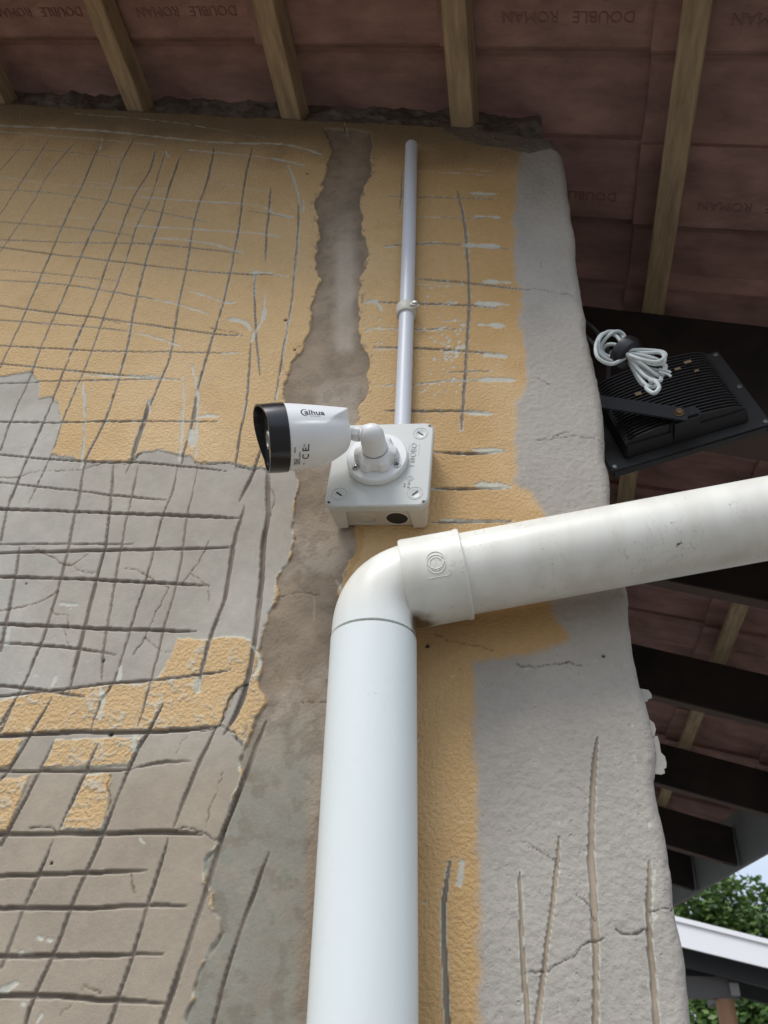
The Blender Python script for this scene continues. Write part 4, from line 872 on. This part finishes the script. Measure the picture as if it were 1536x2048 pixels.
# lobed locking ring
V = []; F = []; NL = 96
secs = [(.0084, 1.0, 0), (.0092, 1.03, 0), (.0170, .98, 0), (.0186, .95, .1), (.0212, .80, .9), (.0222, .70, 1)]
for (d, k, ro) in secs:
    for i in range(NL):
        a = 2*math.pi*i/NL; lob = .0228+.0021*math.tanh(2.6*math.cos(6*a+.3))
        r_ = (lob*(1-ro)+.0215*ro)*k; V.append(o0+OUT*d+Vector((math.cos(a)*r_, 0, math.sin(a)*r_)))
for i in range(len(secs)-1):
    for k in range(NL): F.append((i*NL+k, i*NL+(k+1) % NL, (i+1)*NL+(k+1) % NL, (i+1)*NL+k))
F.append(tuple((len(secs)-1)*NL+k for k in range(NL)))
lr = mesh_obj('locking_ring', V, F, M_mount, sc, smooth=True); lr.data.set_sharp_from_angle(angle=R(28))
# swivel stem with domed socket
sr = .0140
prof = [(.0200, sr), (.0215, sr+.0004), (.0225, sr), (.0440, sr-.0006)]
for k in range(1, 9):
    a = R(90*k/8); prof.append((.0440+math.sin(a)*.0130, (sr-.0006)*math.cos(a)+.0001))
lathe('stem_seam', o0, OUT, [(.0215, sr+.0009), (.0228, sr+.0008)], M_hole, sc, n=48, cap0=False, cap1=False)
lathe('swivel_stem', o0, OUT, prof, M_mount, sc, n=64, cap1=False)
bc = o0+OUT*.0430
# camera axis
rear = Vector(on(699, 866, bc.y)); front = Vector(on(571, 874.5, bc.y-.020))
ax1 = (front-rear).normalized()
arm_a = bc+Vector((.0, 0, 0)); 
tube('swivel_arm', [bc, bc+(rear-bc)*.30, bc+(rear-bc)*.55, rear+ax1*.004], [.0078, .0074, .0064, .0062], M_mount, sc, n=32)
amid = bc+(rear-bc)*.50
lathe('arm_collar', bc+(rear-bc)*.52, rear-bc, [(0, .0050), (0, .0078), (.0008, .0082), ((rear-bc).length*.30, .0082), ((rear-bc).length*.34, .0076)], M_mount, sc, n=8)
so = bc+Vector((-.0050, -.0075, .0038))
arc_ring('socket_lip', bc+(rear-bc).normalized()*.0080+Vector((0, -.0015, 0)), (rear-bc), .0092, .0019, a0=R(-10), a1=R(350), parent=sc, m=M_mount, n=40).location = -sc.location
# body loft
Zl = Vector((0, 0, 1)); Uc = (Zl-ax1*Zl.dot(ax1)).normalized(); Wc = ax1.cross(Uc)      # Wc points towards or away from the wall
if Wc.y > 0: Wc = -Wc                                                                 # Wc = out of the wall
def fdepth(P): return -((np.array(P)-CP) @ CM)[2]
RB = 68.0*fdepth(front)/FPX
LBODY = (front-rear).length
def body_r(t, ph):
    """radius at t (0 rear .. 1 front) and angle ph from the top towards the viewer"""
    base = 1-.52*(1-min(t/.72, 1))**2.1-.05*(1-t)
    if t < .10: base *= math.sqrt(max(0, 1-(1-t/.10)**2))*.45+.55
    top = 1-.25*(1-t)**1.15
    lim = R(46)+R(60)*min(1, t/.45)**.5
    a = abs((ph-0+math.pi) % (2*math.pi)-math.pi)
    k = min(1, max(0, (lim+.04-a)/.10)); k = k*k*(3-2*k)
    return RB*(base+(top-base)*k)
NB, NT = 128, 44
V = []; F = []
for i in range(NT+1):
    t = i/NT
    for k in range(NB):
        ph = 2*math.pi*k/NB; r_ = body_r(t, ph); V.append(rear+ax1*(t*LBODY)+(Uc*math.cos(ph)+Wc*math.sin(ph))*r_)
for i in range(NT):
    for k in range(NB): F.append((i*NB+k, i*NB+(k+1) % NB, (i+1)*NB+(k+1) % NB, (i+1)*NB+k))
F.append(tuple(range(NB))[::-1]); F.append(tuple(NT*NB+k for k in range(NB)))
body = mesh_obj('camera_body', V, F, M_white, sc, smooth=True); body.data.set_sharp_from_angle(angle=R(50))
bvh = BVHTree.FromPolygons([Vector(v) for v in V], F)
# black front hood, longer at the top
HL = .0265
V = []; F = []
secs = [(0, RB*.99, 0), (.0008, RB*1.028, 0), (.010, RB*1.03, 0), (1, RB*1.015, 1), (1, RB*.955, 1), (.0145, RB*.945, 0)]
def hood_len(ph):
    a = abs((ph+math.pi) % (2*math.pi)-math.pi); return .0215+.0085*max(0, math.cos(min(a*1.0, math.pi)))**1.1
for (d, r_, fl) in secs:
    for k in range(NB):
        ph = 2*math.pi*k/NB; dd = hood_len(ph) if fl else d
        V.append(front+ax1*dd+(Uc*math.cos(ph)+Wc*math.sin(ph))*r_)
for i in range(len(secs)-1):
    for k in range(NB): F.append((i*NB+k, i*NB+(k+1) % NB, (i+1)*NB+(k+1) % NB, (i+1)*NB+k))
hood = mesh_obj('front_hood', V, F, M_black, sc, smooth=True); hood.data.set_sharp_from_angle(angle=R(35))
lathe('front_window', front+ax1*.0150, ax1, [(0, RB*.94), (.0030, RB*.93), (.0036, RB*.90), (.0036, .0001)], M_glass, sc, n=64, cap1=False)
lathe('lens_ring', front+ax1*.0186+Uc*-.002, ax1, [(0, .0105), (.0012, .0100), (.0012, .0078), (0, .0074)], M_steel, sc, n=40, cap0=False, cap1=False)
# printing, laid on the body by casting rays at its surface
def print_on_body(name, V2, F2, t0, ph0, m=M_ink, rot=0, lift=.00022):
    outp = []; a = R(rot)
    for v in V2:
        x = v[0]*math.cos(a)-v[1]*math.sin(a); y = v[0]*math.sin(a)+v[1]*math.cos(a)
        s_ = t0*LBODY-x; ph = ph0-y/RB                # x grows to the rear (right), y grows to the top
        dirn = (Uc*math.cos(ph)+Wc*math.sin(ph)); org = rear+ax1*s_+dirn*.09
        h = bvh.ray_cast(org, -dirn); p = h[0] if h[0] is not None else rear+ax1*s_+dirn*RB
        outp.append(p+dirn*lift)
    return mesh_obj(name, outp, F2, m, sc)
def grid_text(s, size, bold, shear=0):
    return text_data(s, size, bold=bold, res=3, shear=shear)
V_, F_ = grid_text('alhua', .0082, .00016); V_ = V_*np.array((1.28, 1.35, 1)); print_on_body('logo', V_, F_, .585, R(84), rot=0)
ring = []; rf = []
for k in range(26):
    a = R(62+228*k/25); w_ = .00075*math.sin(math.pi*(k+.6)/26.2)
    for r_ in (1-w_/.005, 1+w_/.005): ring.append((-.0093+math.cos(a)*.0049*r_, -.0001+math.sin(a)*.0039*r_, 0))
for k in range(25): rf.append((2*k, 2*k+1, 2*k+3, 2*k+2))
print_on_body('logo_swirl', np.array(ring)*np.array((1, 1.3, 1)), rf, .585, R(84))
V_, F_ = grid_text('TECHNOLOGY', .0018, 0); print_on_body('logo', V_-np.array((0.0, .0056, 0)), F_, .585, R(84))
V_, F_ = grid_text('C E', .0100, .00016); print_on_body('printed_mark', V_, F_, .775, R(160), rot=90)
for (s_, t_, p_, z_) in (('alhua', .945, 152, .0030), ('MODEL: HD', .945, 176, .0019), ('INPUT: 12V', .925, 176, .0016), ('HD CAMERA', .908, 176, .0017), ('S/N: 6H0', .892, 176, .0018), ('MADE IN CHINA', .868, 170, .0024), ('www.', .80, 182, .0022)):
    V_, F_ = grid_text(s_, z_, .00003); print_on_body('printed_lettering', V_, F_, t_, R(p_), rot=90)
bx_ = np.array([(x, y, 0) for x, y in ((-.0018, -.0006), (.0018, -.0006), (.0018, .0006), (-.0018, .0006))]); print_on_body('printed_mark', bx_, [(0, 1, 2, 3)], .735, R(146), rot=90)
V_, F_ = grid_text('EA', .0030, .0000); print_on_body('printed_mark', V_, F_, .80, R(145), rot=90)

# ------------------------------------------------------------------ floodlight behind the corner
FA = CP+1.15*ray(1222, 946)/FPX; FB = CP+1.14*ray(1548, 848)/FPX; FC = CP+1.25*ray(1437, 700)/FPX
eu = unit(FB-FA); ev = FC-FB; ev = unit(ev-ev.dot(eu)*eu); en = np.cross(eu, ev); en = en if en.dot(CP-FA) > 0 else -en    # en: out of the back, to the viewer
FW = np.linalg.norm(FB-FA); FH = (FC-FB).dot(ev)
fl = thing('floodlight', 'black finned floodlight hanging behind the wall corner seen from its back', 'floodlight', tuple(FA))
FM = Matrix([[eu[0], ev[0], en[0], FA[0]], [eu[1], ev[1], en[1], FA[1]], [eu[2], ev[2], en[2], FA[2]], [0, 0, 0, 1]])
def fbox(name, lo, hi, m, bev=.0015, parent=None):
    o = box(name, lo, hi, m, parent or fl, M=FM, bevel=bev)
    if parent is not None: o.location = (0, 0, 0)
    return o
fbox('flange', (0, 0, -.004), (FW, FH, 0), M_blk2, .002)
fbox('front_frame', (.004, .004, -.020), (FW-.004, FH-.004, -.0042), M_blk, .003)
# housing: tapered tray under the fins
x0, x1, y0, y1 = .026, FW-.026, .016, FH-.016
def frustum(name, a, b, z0, z1, m):
    bm = bmesh.new(); v = [bm.verts.new(FM @ Vector(p)) for p in ((a[0], a[2], z0), (a[1], a[2], z0), (a[1], a[3], z0), (a[0], a[3], z0), (b[0], b[2], z1), (b[1], b[2], z1), (b[1], b[3], z1), (b[0], b[3], z1))]
    for f in ((3, 2, 1, 0), (4, 5, 6, 7), (0, 1, 5, 4), (1, 2, 6, 5), (2, 3, 7, 6), (3, 0, 4, 7)): bm.faces.new([v[i] for i in f])
    return bm_obj(name, bm, m, fl, bevel=.002, smooth=True, auto=30)
frustum('housing', (x0, x1, y0, y1), (x0+.004, x1-.004, y0+.004, y1-.004), 0, .024, M_blk)
nf = 22
def fin_mesh():
    P = []; n = 14; L_ = (x1-x0-.012)
    top = [(i/n*L_, .0235+.0145*math.sin(math.pi*min(1, max(0, i/n)))**.45) for i in range(n+1)]
    bm = bmesh.new(); A = [bm.verts.new((x, 0, z)) for x, z in top]+[bm.verts.new((L_, 0, .022)), bm.verts.new((0, 0, .022))]; B = [bm.verts.new((v.co.x, .0021, v.co.z)) for v in A]
    bm.faces.new(A); bm.faces.new(B[::-1]); k = len(A)
    for i in range(k): bm.faces.new((A[i], B[i], B[(i+1) % k], A[(i+1) % k]))
    bmesh.ops.recalc_face_normals(bm, faces=bm.faces); m_ = bpy.data.meshes.new('cooling_fin'); bm.to_mesh(m_); bm.free(); m_.materials.append(M_blk2); return m_
fm = fin_mesh()
for i in range(nf):
    o = bpy.data.objects.new('cooling_fin', fm); link(o, fl)
    o.matrix_world = Matrix.Translation((0, 0, 0)); o.matrix_local = Matrix.Translation(-fl.location) @ FM @ Matrix.Translation((x0+.006, y0+.007+i*((y1-y0-.014)/(nf-1))-.001, 0))
for i, (cx0, cy0) in enumerate(((.008, .008), (FW-.008, .008), (FW-.008, FH-.008), (.008, FH-.008), (FW-.008, FH*.5))):
    lathe('flange_screw', FM @ Vector((cx0, cy0, .0)), en, [(0, .0036), (.0016, .0034), (.0022, .0026), (.0022, .0001)], M_steel, fl, n=18)
# side lug, bracket arm and rusty pivot bolt
pv = ((on(1349, 847, 0)-on(1349, 847, 0))[0])
def onf(u, v, h=.03):              # point on the floodlight at height h above the flange
    r_ = ray(u, v); o_p = FA+en*h; t = ((o_p-CP)@en)/(r_@en); p = CP+r_*t; return (p-FA)@eu, (p-FA)@ev
lx, ly = onf(1352, 847, .03); lx2, ly2 = onf(1392, 838, .03)
fbox('pivot_lug', (lx-.010, ly-.010, .004), (lx2+.006, ly+.011, .0445), M_blk, .004)
Rr0 = FM @ Vector((lx+.004, ly+.001, .0475)); bolt = lathe('pivot_bolt', Rr0, en, [(0, .0068), (.0012, .0068), (.0022, .0050), (.0042, .0050), (.0050, .0040), (.0050, .0001)], M_brass, fl, n=20)
bs = np.array(Rr0)-en*.0; be = on(1190, 803, bs[1]+.0)+np.array((-.03, 0.0, .012))
dba = unit(be-bs); nrm = unit(en-dba*en.dot(dba)); wv = np.cross(dba, nrm)
BM_ = Matrix([[dba[0], wv[0], nrm[0], bs[0]], [dba[1], wv[1], nrm[1], bs[1]], [dba[2], wv[2], nrm[2], bs[2]], [0, 0, 0, 1]])
box('bracket_arm', (-.012, -.0125, -.0025), (np.linalg.norm(be-bs), .0125, 0), M_blk, fl, M=BM_, bevel=.0012)
# label plate and peeled print on the fins
for (u, v, w_, h_) in ((1370, 728, .010, .005), (1351, 741, .008, .004), (1390, 744, .006, .003), (1272, 792, .009, .006)):
    a_, b_ = onf(u, v, .038); fbox('worn_label', (a_, b_, .0375), (a_+w_, b_+h_, .0384), M_label, .0)
# grey flex leading up from the light behind the corner
fp = [FM @ Vector((.03, FH*.55, .03)), Vector(on(1215, 700, .20)), Vector(on(1190, 660, .18)), Vector(on(1165, 640, .18))]
tube('supply_flex', [tuple(p) for p in catmull([tuple(p) for p in fp], 6)], .0035, mat('flex_dark_grey', (.05, .052, .055), .5), fl, n=10)

# ------------------------------------------------------------------ coiled cable on top of the floodlight
cc_ = thing('cable_coil', 'bundle of grey white flex folded and bound with black tape on the floodlight', 'cable', tuple(on(1262, 710, FA[1]-.06)))
YC = float((CP+1.05*ray(1262, 710)/FPX)[1])
def cpt(u, v, d=0): return tuple(on(u, v, YC+d*.001))
knot = (1252, 705)
loopsL = [[(1252, 700), (1232, 672), (1205, 668), (1192, 690), (1196, 715), (1222, 728), (1250, 716)], [(1255, 696), (1240, 668), (1215, 664), (1198, 680), (1200, 706), (1225, 722), (1250, 712)], [(1256, 692), (1246, 668), (1228, 664), (1206, 684), (1204, 704), (1228, 716), (1252, 708)], [(1250, 704), (1232, 690), (1214, 690), (1206, 702), (1214, 716), (1236, 720), (1250, 712)], [(1250, 708), (1236, 700), (1224, 704), (1222, 712), (1234, 712), (1250, 710)]]
loopsR = [[(1254, 700), (1290, 700), (1325, 704), (1330, 714), (1312, 724), (1280, 718), (1254, 708)], [(1254, 704), (1285, 706), (1322, 706), (1328, 724), (1305, 728), (1275, 716), (1252, 708)], [(1254, 706), (1290, 712), (1320, 722), (1330, 740), (1318, 752), (1285, 730), (1254, 710)], [(1254, 708), (1280, 724), (1306, 744), (1322, 756), (1316, 762), (1290, 752), (1256, 714)], [(1252, 712), (1268, 738), (1290, 768), (1306, 774), (1312, 764), (1294, 745), (1258, 714)], [(1254, 710), (1276, 730), (1300, 738), (1326, 742), (1330, 730), (1300, 724), (1258, 708)], [(1252, 712), (1264, 735), (1282, 766), (1298, 770), (1302, 758), (1282, 738), (1256, 714)]]
for j, P in enumerate(loopsL):
    tube('cable_loop', catmull([cpt(u, v, -8+j*4+6*math.sin(i*1.3+j)) for i, (u, v) in enumerate(P)], 7), .0024, M_cable, cc_, n=12)
for j, P in enumerate(loopsR):
    tube('cable_loop', catmull([cpt(u, v, -12+j*3.5+5*math.sin(i*1.1+j*2)) for i, (u, v) in enumerate(P)], 7), .0024, M_cable, cc_, n=12)
tube('cable_loop', catmull([cpt(u, v, d) for u, v, d in ((1300, 760, -8), (1312, 764, -14), (1318, 776, -14), (1308, 786, -12), (1296, 780, -8), (1292, 774, -4))], 7), .0026, M_cable, cc_, n=12)
for (P) in (((1318, 738), (1334, 742), (1342, 745)), ((1318, 744), (1334, 748), (1342, 753))):
    tube('cable_end', catmull([cpt(u, v, -6) for u, v in P], 5), .0016, M_cable, cc_, n=10)
kc = Vector(cpt(*knot, 0)); kd = (Vector(cpt(1256, 704))-Vector(cpt(1246, 706))).normalized(); kd = (Vector(cpt(1262, 716))-Vector(cpt(1240, 700))).normalized()
lathe('tape_band', kc-kd*.008, kd, [(0, .0165), (.001, .0205), (.007, .0215), (.015, .0205), (.017, .0170)], M_tape, cc_, n=28)
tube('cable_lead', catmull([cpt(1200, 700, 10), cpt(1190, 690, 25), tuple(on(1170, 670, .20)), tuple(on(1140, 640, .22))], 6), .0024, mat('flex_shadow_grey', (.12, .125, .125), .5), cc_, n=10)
